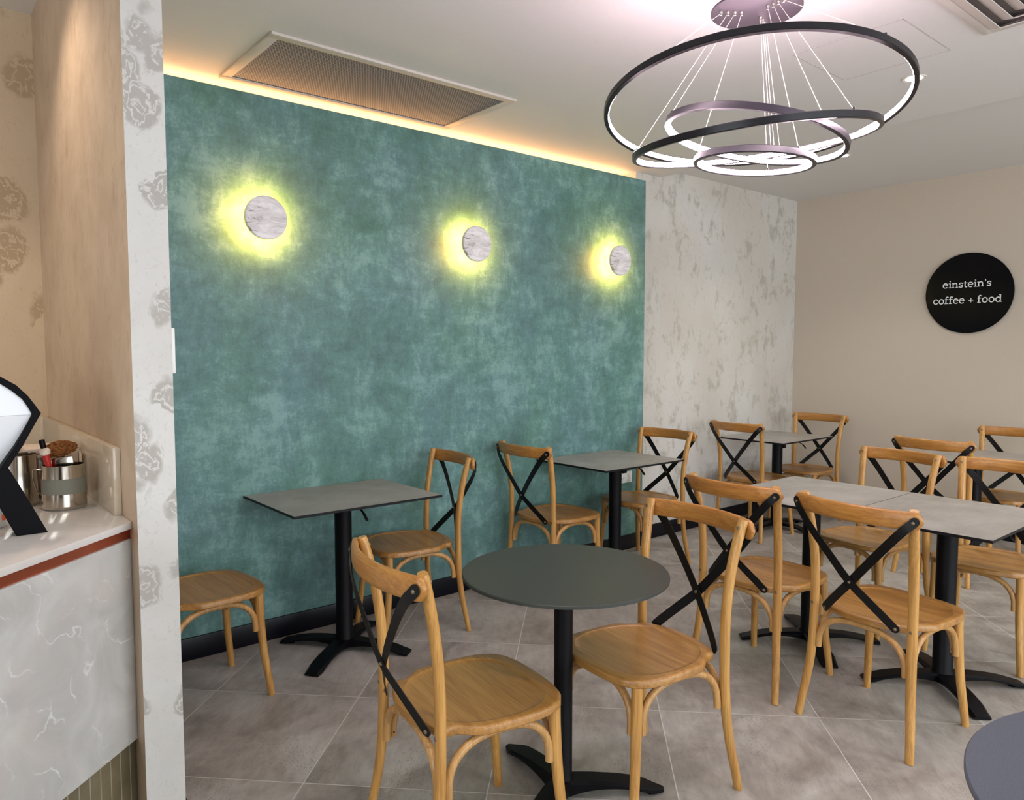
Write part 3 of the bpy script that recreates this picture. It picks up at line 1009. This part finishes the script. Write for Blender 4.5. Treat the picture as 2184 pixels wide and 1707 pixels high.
# ------------------------------------------------------------------ chandelier
def ring_basis(nx, ny):
    n = Vector((nx, ny, 1)).normalized()
    a = (Vector((1, 0, 0)) - n * n.x).normalized(); b_ = n.cross(a)
    return n, a, b_
ch = empty('ring_chandelier', (2.319, 1.486, Z1))
def L_(v): return Vector(v) - Vector((2.319, 1.486, Z1))
bm = bmesh.new()
add_lathe(bm, [(0, 2.618), (.148, 2.618), (.1512, 2.620), (.1512, 2.626), (.1, 2.630), (0.1, 2.630)], 64, origin=(0, 0, -Z1))
add_lathe(bm, [(.118, 2.630), (.118, Z1), (0, Z1)], 64, origin=(0, 0, -Z1))
canopy = obj('canopy', bm, M_CANOPY, ch)
RINGS = [(.5, (2.3117, 1.4901, 2.294), .0941, .0927), (.4, (2.2983, 1.4793, 2.1716), -.1341, -.0009),
         (.3, (2.3008, 1.4708, 2.1922), .1346, -.1528), (.2, (2.3527, 1.5048, 2.1218), .0208, -.0731)]
BOLTS = {0: [(-.091, .078), (-.073, .063), (-.054, .048), (-.037, .033)],
         1: [(.1157, .0347), (.0922, .0273), (.070, .0197), (.048, .0141)],
         2: [(-.0165, -.112), (-.0145, -.0904), (-.0115, -.0700), (-.0087, -.0493)]}
ANG = {0: (150, 142.7, 144.7, 139.7), 1: (20, 20, 20, 18.5), 2: (258.9, 258.4, 256.4, 256.4)}
for i, (R_, c, nx, ny) in enumerate(RINGS):
    n, a, b_ = ring_basis(nx, ny)
    c = L_(c)
    K = 128
    hh, hw = .0115, .0075
    bm = bmesh.new(); bl = bmesh.new()
    P = []; Q = []
    for k in range(K):
        t = 2 * pi * k / K
        d = a * cos(t) + b_ * sin(t)
        P.append([bm.verts.new(c + d * (R_ + u) + n * v) for u, v in ((hw, -hh + .002), (hw, hh - .002), (hw - .002, hh), (-hw, hh), (-hw, -hh), (hw - .002, -hh))])
        Q.append([bl.verts.new(c + d * (R_ - hw - u) + n * v) for u, v in ((0.0002, -hh + .003), (0.0002, hh - .003), (.0025, hh - .0035), (.0025, -hh + .0035))])
    for k in range(K):
        A, B = P[k], P[(k + 1) % K]
        for j in range(6): bm.faces.new((A[j], A[(j + 1) % 6], B[(j + 1) % 6], B[j]))
        A, B = Q[k], Q[(k + 1) % K]
        for j in range(4): bl.faces.new((A[j], A[(j + 1) % 4], B[(j + 1) % 4], B[j]))
    ro = obj('ring', bm, M_RING, ch, True, 35)
    obj('led_strip', bl, M_LED, ro, True, 35)
    for g in range(3):
        t = RAD(ANG[g][i])
        d = Vector((cos(t), sin(t), 0)); d = (d - n * d.dot(n)).normalized()
        q = c + d * R_ + n * hh
        bp = Vector((BOLTS[g][i][0], BOLTS[g][i][1], 2.612 - Z1))
        bm = bmesh.new(); add_tube(bm, [bp, bp + (q - bp) * 0.5, q], 0.0010, 6)
        obj('cable', bm, M_CABLE, ch)
        bm = bmesh.new()
        add_lathe(bm, [(0, -.012), (.0045, -.011), (.0055, -.002), (.0065, 0), (.0065, .004), (0, .004)], 14, origin=tuple(bp + Vector((0, 0, .003))))
        obj('cable_grip', bm, M_NICKEL, canopy)
        bm = bmesh.new(); add_cyl(bm, q, q + n * .008, .004, .003, 10)
        obj('cable_clip', bm, M_RING, ro)
tag(ch, 'chandelier of four tilted black rings with lit inner edges hanging on thin cables', 'chandelier')

# ------------------------------------------------------------------ downlights
def downlight(x, y, z, label, grp, energy=18, first=[None]):
    if first[0] is None:
        root = empty('downlight', (0, 0, 0))
        bm = bmesh.new(); add_lathe(bm, [(.034, -.0005), (.052, -.004), (.055, -.001), (.055, .0)], 40)
        obj('trim_ring', bm, M_FRAME, root)
        bm = bmesh.new(); add_lathe(bm, [(0, -.0022), (.036, -.0022)], 40)
        obj('lens', bm, M_SPOT, root)
        first[0] = root; cur = root
    else: cur = copy_tree(first[0])
    cur.location = (x, y, z)
    tag(cur, label, 'ceiling light', grp)
    l = bpy.data.lights.new('downlight_beam', 'SPOT'); l.energy = energy; l.color = (1.0, 0.95, 0.88)
    l.spot_size = RAD(120); l.spot_blend = 0.8; l.shadow_soft_size = 0.05
    lo = bpy.data.objects.new('downlight_beam', l); COL.objects.link(lo); lo.location = (x, y, z - .012)
G = 'recessed downlights'
downlight(3.599 * KZ, 1.4911 * KZ, Z1, 'bright round downlight showing through the right edge of the largest chandelier ring', G, 42)
downlight(5.230, 2.632, Z2, 'bright round downlight in the far ceiling beyond the chandelier', G, 46)
for (x, y, z) in ((5.23, 0.6, Z2), (5.23, -1.2, Z2), (3.6, -0.6, Z1), (1.6, -0.6, Z1), (0.6, 0.9, Z1)):
    l = bpy.data.lights.new('downlight_beam', 'SPOT'); l.energy = 42; l.color = (1.0, 0.96, 0.91)
    l.spot_size = RAD(120); l.spot_blend = 0.8; l.shadow_soft_size = 0.05
    lo = bpy.data.objects.new('downlight_beam', l); COL.objects.link(lo); lo.location = (x, y, z - .012)
# warm spot over the counter alcove
l = bpy.data.lights.new('alcove_spot', 'SPOT'); l.energy = 24; l.color = (1.0, 0.82, 0.66); l.spot_size = RAD(110); l.spot_blend = 0.7; l.shadow_soft_size = 0.05
lo = bpy.data.objects.new('alcove_spot', l); COL.objects.link(lo); lo.location = (0.12, 2.85, ZA - .02)
lo.rotation_euler = (Vector((0.40, 2.75, 1.0)) - lo.location).to_track_quat('-Z', 'Y').to_euler()
l = bpy.data.lights.new('alcove_spot', 'SPOT'); l.energy = 22; l.color = (1.0, 0.82, 0.66); l.spot_size = RAD(110); l.spot_blend = 0.7; l.shadow_soft_size = 0.05
lo = bpy.data.objects.new('alcove_spot', l); COL.objects.link(lo); lo.location = (-0.9, 2.9, ZA - .02)

# ------------------------------------------------------------------ ceiling return grille and square diffuser
gx0, gx1, gy0, gy1 = 1.168 * KZ, 2.4005 * KZ, 2.856 * KZ, 3.466 * KZ
g = empty('return_air_grille', ((gx0 + gx1) / 2, (gy0 + gy1) / 2, Z1))
w, d = (gx1 - gx0) / 2, (gy1 - gy0) / 2
bm = bmesh.new()
fr = .045
for a in ((-w, w, -d, -d + fr), (-w, w, d - fr, d), (-w, -w + fr, -d + fr, d - fr), (w - fr, w, -d + fr, d - fr)):
    add_box(bm, *a, -.012, 0.0, 0.002)
obj('frame', bm, M_FRAME, g)
bm = bmesh.new(); add_box(bm, -w + fr - .001, w - fr + .001, -d + fr - .001, d - fr + .001, -.007, -.004)
obj('perforated_panel', bm, M_PERF, g, False)
tag(g, 'long rectangular perforated air grille set in the ceiling above the green wall', 'vent')

# four-way diffuser: its corner shows at the upper right picture edge
cx_, cy_ = 3.3023 * KZ, 1.1166 * KZ
S_ = 0.60
df = empty('ceiling_diffuser', (cx_ - S_ / 2, cy_ - S_ / 2, Z1))
bm = bmesh.new()
h = S_ / 2
for a in ((-h, h, -h, -h + .035), (-h, h, h - .035, h), (-h, -h + .035, -h + .035, h - .035), (h - .035, h, -h + .035, h - .035)):
    add_box(bm, *a, -.010, 0.0, 0.002)
obj('frame', bm, M_DIFF, df)
bm = bmesh.new()
add_box(bm, -h + .04, h - .04, -h + .04, h - .04, -.004, -.002)
obj('backing', bm, simple('diffuser_shadow', srgb(132, 120, 118), 0.7), df, False)
for j in range(4):
    bm = bmesh.new()
    ro_, ri = h - .036 - j * .062, h - .036 - j * .062 - .054
    A = [bm.verts.new((x, y, -.008)) for x, y in ((-ro_, -ro_), (ro_, -ro_), (ro_, ro_), (-ro_, ro_))]
    B = [bm.verts.new((x, y, -.034)) for x, y in ((-ri, -ri), (ri, -ri), (ri, ri), (-ri, ri))]
    C_ = [bm.verts.new((x, y, -.030)) for x, y in ((-ri, -ri), (ri, -ri), (ri, ri), (-ri, ri))]
    D_ = [bm.verts.new((x, y, -.004)) for x, y in ((-ro_, -ro_), (ro_, -ro_), (ro_, ro_), (-ro_, ro_))]
    for k in range(4):
        k2 = (k + 1) % 4
        for U, V in ((A, B), (B, C_), (C_, D_), (D_, A)): bm.faces.new((U[k], U[k2], V[k2], V[k]))
    obj('vane', bm, M_DIFF, df, False)
tag(df, 'square louvred air diffuser at the upper right edge of the ceiling', 'vent')

# ------------------------------------------------------------------ power outlet and switch plate
o_ = empty('power_outlet', (4.053, YG, .536))
bm = bmesh.new(); add_box(bm, -.0715, .0715, -.010, 0, -.041, .041, .003); obj('face_plate', bm, M_WHITEPL, o_)
for sx in (-.034, .034):
    bm = bmesh.new(); add_box(bm, sx - .009, sx + .009, -.014, -.0102, .012, .026, .0015); obj('rocker_switch', bm, M_WHITEPL, o_)
    bm = bmesh.new()
    for dx, dz, rz in ((-.008, -.008, .5), (.008, -.008, -.5), (0, -.024, 0)):
        vs = []
        for ax, az in ((-.0016, -.005), (.0016, -.005), (.0016, .005), (-.0016, .005)):
            vs.append((sx + dx + ax * cos(rz) - az * sin(rz), dz + ax * sin(rz) + az * cos(rz)))
        lo_ = [bm.verts.new((x, -.0101, z)) for x, z in vs]; hi_ = [bm.verts.new((x, -.0108, z)) for x, z in vs]
        bm.faces.new(hi_)
        for k in range(4): bm.faces.new((lo_[k], lo_[(k + 1) % 4], hi_[(k + 1) % 4], hi_[k]))
    obj('socket_slots', bm, M_DARKPL, o_, False)
tag(o_, 'white double power outlet low on the green wall beside the white wall', 'power outlet')

s_ = empty('switch_plate', (X1, 2.243, 1.459))
bm = bmesh.new(); add_box(bm, 0, .011, -.036, .036, -.064, .064, .003); obj('face_plate', bm, M_WHITEPL, s_)
bm = bmesh.new(); add_box(bm, .0112, .014, -.010, .010, -.014, .014, .0015); obj('rocker_switch', bm, M_WHITEPL, s_)
tag(s_, 'white switch plate seen edge-on, on the stub wall facing the green wall', 'switch')

# ------------------------------------------------------------------ round sign with lettering
SY, SZ, SR = 2.2245, 1.9060, .3125
sg = empty('round_sign', (XB, SY, SZ))
bm = bmesh.new(); add_lathe(bm, [(0, .012), (SR - .002, .012), (SR, .014), (SR, .020), (SR - .002, .022), (0, .022)], 128)
o = obj('sign_disc', bm, M_SIGN, sg); o.rotation_euler = (0, RAD(-90), 0)
bm = bmesh.new()
for a in (45, 135, 225, 315):
    add_cyl(bm, (0, .2 * cos(RAD(a)), .2 * sin(RAD(a))), (-.0125, .2 * cos(RAD(a)), .2 * sin(RAD(a))), .01, seg=12)
obj('standoff', bm, M_BLACK, sg)

# slab-serif strokes: each glyph = (advance, [polylines with width])
def arc(cx, cy, rx, ry, a0, a1, n=18):
    return [(cx + rx * cos(RAD(a0 + (a1 - a0) * k / n)), cy + ry * sin(RAD(a0 + (a1 - a0) * k / n))) for k in range(n + 1)]
TH, TN = .088, .062
def g_o(): return .56, [(arc(.27, .25, .205, .225, 0, 360, 30), TH)]
def g_e(): return .52, [([(.06, .265), (.44, .265)], TN), (arc(.255, .25, .200, .225, 0, 180, 18) , TH), (arc(.265, .25, .210, .225, 180, 318, 16), TH), ([(.455, .30), (.455, .262)], TN)]
def g_c(): return .49, [(arc(.265, .25, .205, .225, 42, 318, 26), TH), ([(.415, .46), (.415, .34)], TN)]
def g_i(): return .32, [([(.17, .0), (.17, .475)], TH), ([(.03, .03), (.31, .03)], TN), ([(.04, .445), (.17, .445)], TN), ([(.165, .615), (.165, .700)], .1)]
def g_n(): return .62, [([(.13, .0), (.13, .475)], TH), ([(.01, .03), (.25, .03)], TN), ([(.01, .445), (.13, .445)], TN),
                        ([(.13, .36)] + arc(.32, .31, .15, .145, 140, 0, 12) + [(.47, .0)], TH), ([(.36, .03), (.59, .03)], TN)]
def g_s(): return .44, [([(.355, .345), (.345, .40)] + arc(.215, .365, .135, .095, 40, 200, 12) + [(.12, .29), (.30, .215)] + arc(.215, .125, .14, .10, 40, -160, 14) + [(.06, .14)], TH * .9),
                        ([(.362, .455), (.362, .345)], TN * .8), ([(.052, .145), (.052, .025)], TN * .8)]
def g_t(): return .38, [([(.15, .62), (.15, .16)] + arc(.24, .13, .09, .10, 180, 300, 8) + [(.345, .06)], TH), ([(.02, .445), (.34, .445)], TN)]
def g_f(): return .38, [([(.13, .0), (.13, .56)] + arc(.235, .57, .105, .12, 180, 50, 8) + [(.36, .64)], TH), ([(.01, .03), (.30, .03)], TN), ([(.01, .445), (.33, .445)], TN)]
def g_d(): return .60, [([(.44, .0), (.44, .70)], TH), ([(.31, .70 - .03), (.44, .67)], TN), (arc(.255, .245, .195, .215, 25, 335, 26), TH), ([(.44, .03), (.56, .03)], TN)]
def g_ap(): return .20, [([(.10, .70), (.10, .50)], .07)]
def g_pl(): return .60, [([(.30, .07), (.30, .49)], TN), ([(.09, .28), (.51, .28)], TN)]
def g_sp(): return .24, []
GL = {'e': g_e, 'i': g_i, 'n': g_n, 's': g_s, 't': g_t, "'": g_ap, 'c': g_c, 'o': g_o, 'f': g_f, 'd': g_d, '+': g_pl, ' ': g_sp}
def stroke(bm, pts, w, tf):
    L = []
    n = len(pts)
    closed = hypot(pts[0][0] - pts[-1][0], pts[0][1] - pts[-1][1]) < 1e-4
    for i, (x, y) in enumerate(pts):
        if closed:
            a = pts[(i - 1) % (n - 1)]; b_ = pts[(i + 1) % (n - 1)]
        else:
            a = pts[max(i - 1, 0)]; b_ = pts[min(i + 1, n - 1)]
        tx, ty = b_[0] - a[0], b_[1] - a[1]; l = hypot(tx, ty) or 1
        nx, ny = -ty / l * w / 2, tx / l * w / 2
        L.append(((x + nx, y + ny), (x - nx, y - ny)))
    vs = [[bm.verts.new(tf(*p, h)) for p in pr for h in (0, 1)] for pr in L]
    for A, B in zip(vs[:-1], vs[1:]):
        bm.faces.new((A[1], A[3], B[3], B[1])); bm.faces.new((A[0], A[1], B[1], B[0])); bm.faces.new((A[3], A[2], B[2], B[3]))
    for A in (vs[0], vs[-1]): bm.faces.new((A[0], A[2], A[3], A[1]))
def text_line(txt, y_left, y_right, z_base, name):
    tot = sum(GL[c]()[0] for c in txt)
    sc = (y_left - y_right) / tot
    bm = bmesh.new(); u = 0
    for c in txt:
        adv, st = GL[c]()
        for pts, w in st:
            off = random.random() * .0001
            def tf(x, y, hgt, u=u): return (-.0222 - .0012 * hgt - off, y_left - SY - (u + x) * sc, z_base - SZ + y * sc)
            stroke(bm, pts, w, tf)
        u += adv
    o = obj(name, bm, M_LETTER, sg, False)
text_line("einstein's", 2.4105, 2.0640, 1.9520, 'lettering')
text_line('coffee + food', 2.4775, 1.9885, 1.8270, 'lettering')
tag(sg, 'round black sign with two lines of white lettering on the beige wall', 'sign')

# ------------------------------------------------------------------ coffee counter
ZC = .980
A_ = Vector((X0, 2.2639)); dr = (Vector((.1576, 1.9539)) - Vector((.4958, 2.2674))).normalized()
E_ = A_ + dr * 1.15
nrm_ = Vector((-dr.y, dr.x))           # points towards the room or the staff side
if nrm_.dot(Vector((0.0, 0.0)) - A_) < 0: nrm_ = -nrm_
def inset_edge(t): return (A_ - nrm_ * t), (E_ - nrm_ * t)
def edge_at_x0(t):
    a, b_ = inset_edge(t)
    k = (X0 - a.x) / (b_.x - a.x)
    return a + (b_ - a) * k, b_
def counter_poly(t, back=YA):
    a, b_ = edge_at_x0(t)
    return [(a.x - .0005, a.y), (b_.x, b_.y), (-1.5, b_.y), (-1.5, back), (X0 - .0005, back)]
cu = empty('counter', (A_.x, A_.y, 0))
def loc_poly(P): return [(x - A_.x, y - A_.y) for x, y in P]
bm = bmesh.new(); add_prism(bm, loc_poly(counter_poly(.012, YA - .001)), .345, ZC - .052); obj('front_panel', bm, M_CFRONT, cu, False)
bm = bmesh.new(); add_prism(bm, loc_poly(counter_poly(.020, YA - .001)), ZC - .052, ZC - .020); obj('copper_trim', bm, M_COPPER, cu, False)
bm = bmesh.new(); add_prism(bm, loc_poly(counter_poly(.030, YA - .001)), 0.0, .345); obj('tiled_plinth', bm, M_KICK, cu, False)
tag(cu, 'grey stone-fronted service counter with copper strip, built against the stub wall', 'counter')
wt = empty('worktop', (A_.x, A_.y, 0))
bm = bmesh.new(); add_prism(bm, loc_poly(counter_poly(0, YA - .001)), ZC - .020, ZC, 0, .0015); obj('slab', bm, M_CTOP, wt, True, 30)
tag(wt, 'glossy pale stone worktop lying on the service counter', 'worktop')
up = empty('upstand', (X0, 2.375, ZC))
bm = bmesh.new(); add_box(bm, -.0205, -.0005, 0, YA - 2.375 - .021, 0, .198, .0015); obj('side_slab', bm, M_UPST, up)
bm = bmesh.new(); add_box(bm, -1.9, -.0005, YA - 2.375 - .0205, YA - 2.375 - .0005, 0, .198, .0015); obj('back_slab', bm, M_UPST, up)
tag(up, 'low cream stone upstand running round the back of the worktop', 'splashback')

# espresso machine side (only its right cheek is in the picture)
em = empty('espresso_machine', (.20, 2.30, ZC))
def P2(poly): return [Vector((x - .20, 0, z - ZC)) for x, z in poly]
def plate(name, poly, y0, y1, mat, parent, bev=.002):
    bm = bmesh.new()
    lo = [bm.verts.new((x - .20, y0, z - ZC)) for x, z in poly]; hi = [bm.verts.new((x - .20, y1, z - ZC)) for x, z in poly]
    fs = [bm.faces.new(lo), bm.faces.new(hi[::-1])]
    n = len(poly)
    for i in range(n): bm.faces.new((lo[(i + 1) % n], lo[i], hi[i], hi[(i + 1) % n]))
    if bev: bmesh.ops.bevel(bm, geom=list({e for f in fs for e in f.edges}), offset=bev, segments=2, affect='EDGES')
    return obj(name, bm, mat, parent, True, 30)
frame_poly = [(.291, .9805), (.2215, .9805), (.185, 1.07), (.150, 1.172), (.196, 1.30), (.15, 1.405), (.2015, 1.394), (.2353, 1.3709), (.2595, 1.3424), (.2769, 1.3137), (.2866, 1.2961), (.2446, 1.2159), (.2105, 1.160)]
outer = [(.2015, 1.3944), (.2353, 1.3709), (.2595, 1.3424), (.2769, 1.3137), (.2866, 1.2961), (.2446, 1.2159), (.2105, 1.1600)]
innr = [(.1935, 1.1600), (.2290, 1.2180), (.2680, 1.2950), (.2620, 1.3100), (.2470, 1.3340), (.2250, 1.3590), (.1960, 1.3820)]
plate('side_frame', outer + innr + [(.05, 1.425), (.05, 1.440)], -.032, .012, M_MATT, em)
plate('front_leg', [(.291, .9805), (.2215, .9805), (.178, 1.085), (.150, 1.160), (.2105, 1.160), (.236, 1.105)], -.030, .030, M_MATT, em)
plate('upper_panel', [(.267, 1.293)] + innr[2:] + [(.05, 1.425), (-.30, 1.425), (-.30, 1.293)], -.026, .008, M_MWHITE, em, .001)
bm = bmesh.new()
lowp = [(.267, 1.2925, -.026), (.2290, 1.2180, -.002), (.1935, 1.1600, .018), (-.30, 1.1600, .018), (-.30, 1.2925, -.026)]
fa = [bm.verts.new((x - .20, y, z - ZC)) for x, z, y in lowp]; fb = [bm.verts.new((x - .20, y + .03, z - ZC)) for x, z, y in lowp]
bm.faces.new(fa); bm.faces.new(fb[::-1])
for i in range(5): bm.faces.new((fa[(i + 1) % 5], fa[i], fb[i], fb[(i + 1) % 5]))
obj('lower_panel', bm, M_MWHITE, em, False)
bm = bmesh.new(); add_box(bm, -.62, -.04, .045, .45, .16, .44, .012); obj('body', bm, M_STEEL, em)
plate('rear_leg', [(-.26, .9805), (-.33, .9805), (-.36, 1.085), (-.38, 1.160), (-.32, 1.160), (-.30, 1.105)], -.03, .03, M_MATT, em)
bm = bmesh.new()
add_tube(bm, [(-.028, -.0265, .385), (-.028, -.029, .385)], [.013, .013], 16)
obj('badge', bm, simple('bronze_badge', srgb(120, 90, 80), 0.4, 0.4), em)
tag(em, 'white espresso machine side with angular black frame at the left picture edge', 'coffee machine')

# milk jugs
def jug(name, x, y, r, h, label, grp, band, hang):
    t = empty(name, (x, y, ZC))
    bm = bmesh.new()
    add_lathe(bm, [(0, .0008), (r * .93, .0008), (r * .99, .005), (r, .012), (r * .97, h * .5), (r * .94, h - .002), (r * .95, h), (r * .92, h), (r * .915, h - .004), (r * .95, h * .5), (r * .96, .012), (0, .006)], 56)
    obj('body', bm, M_STEEL, t, True, 40)
    if band:
        bm = bmesh.new(); add_lathe(bm, [(r * .985, h * .36), (r * .995, h * .362), (r * .978, h * .70), (r * .965, h * .702)], 56)
        obj('band', bm, M_BAND, t)
    bm = bmesh.new()
    ca, sa = cos(hang), sin(hang)
    pr = [(r * .93, h * .86), (r * 1.30, h * .89), (r * 1.42, h * .82), (r * 1.38, h * .60), (r * 1.22, h * .38), (r * .96, h * .26)]
    path = catmull([(a * ca, a * sa, z) for a, z in pr], 6)
    add_tube(bm, path, .0035, 8, ref=(-sa, ca, 0), flat=.45)
    obj('handle', bm, M_STEEL, t)
    tag(t, label, 'jug', grp)
    return t
jug('milk_jug', .380, 2.600, .0600, .134, 'steel milk jug with a grey rubber band, holding two brushes, on the worktop', 'milk jugs on the worktop', True, RAD(150))
jug('milk_jug', .2750, 2.735, .0580, .158, 'plain steel milk jug behind the black leg of the espresso machine', 'milk jugs on the worktop', False, RAD(200))

# brushes standing in the jug
b1 = empty('round_brush', (.392, 2.600, ZC + .012))
bm = bmesh.new()
add_lathe(bm, [(0, 0), (.008, 0), (.009, .06), (.012, .11)], 16); h1 = obj('handle', bm, M_BLACK, b1)
bm = bmesh.new(); add_box(bm, -.030, .030, -.010, .010, .108, .145, .004); obj('ferrule', bm, M_STEEL, b1)
bm = bmesh.new()
bmesh.ops.create_icosphere(bm, subdivisions=4, radius=1.0)
rnd = random.Random(3)
for v in bm.verts:
    k = 1 + rnd.uniform(-.13, .10)
    v.co = Vector((v.co.x * .044 * k, v.co.y * .026 * k, .170 + v.co.z * .024 * k))
obj('bristles', bm, M_BRISTLE, b1)
b1.rotation_euler = (0, RAD(-6), RAD(-14))
tag(b1, 'brown-bristled brush with steel ferrule standing in the banded jug', 'brush')
b2 = empty('red_brush', (.366, 2.590, ZC + .012))
bm = bmesh.new(); add_lathe(bm, [(0, 0), (.006, 0), (.007, .10), (.010, .150), (.009, .166)], 16); obj('handle', bm, M_RED, b2)
bm = bmesh.new(); add_lathe(bm, [(.009, .160), (.0145, .164), (.0150, .174), (.008, .182), (.0, .184)], 20); obj('collar', bm, M_LID, b2)
bm = bmesh.new(); add_lathe(bm, [(0, .182), (.0080, .182), (.0080, .205), (.007, .2075), (0, .2075)], 16); obj('cap', bm, M_BLACK, b2)
b2.rotation_euler = (RAD(4), RAD(-12), 0)
tag(b2, 'thin red-handled brush with black tip leaning left in the banded jug', 'brush')

# clear tub of brown powder
tb = empty('storage_tub', (.395, 2.86, ZC))
bm = bmesh.new()
add_box(bm, -.085, .070, -.07, .07, .0008, .148, .010)
obj('container', bm, M_CLEAR, tb)
bm = bmesh.new(); add_box(bm, -.080, .030, -.064, .064, .005, .118, .008); obj('contents', bm, M_BROWN, tb)
bm = bmesh.new(); add_box(bm, -.090, .055, -.075, .075, .1485, .166, .005); obj('lid', bm, M_LID, tb)
tag(tb, 'clear plastic tub with pale lid and brown contents behind the banded jug', 'container')

# small white cup behind the machine leg
cp = empty('white_cup', (.185, 2.43, ZC))
bm = bmesh.new(); add_lathe(bm, [(0, .0008), (.028, .0008), (.031, .004), (.040, .062), (.042, .064), (.0395, .064), (.029, .008), (0, .008)], 36); obj('cup_body', bm, M_WHITEPL, cp)
bm = bmesh.new(); add_box(bm, .018, .026, -.0335, -.0300, .022, .036); obj('printed_mark', bm, M_ORANGE, cp, False)
tag(cp, 'small white cup with an orange mark behind the espresso machine leg', 'cup')
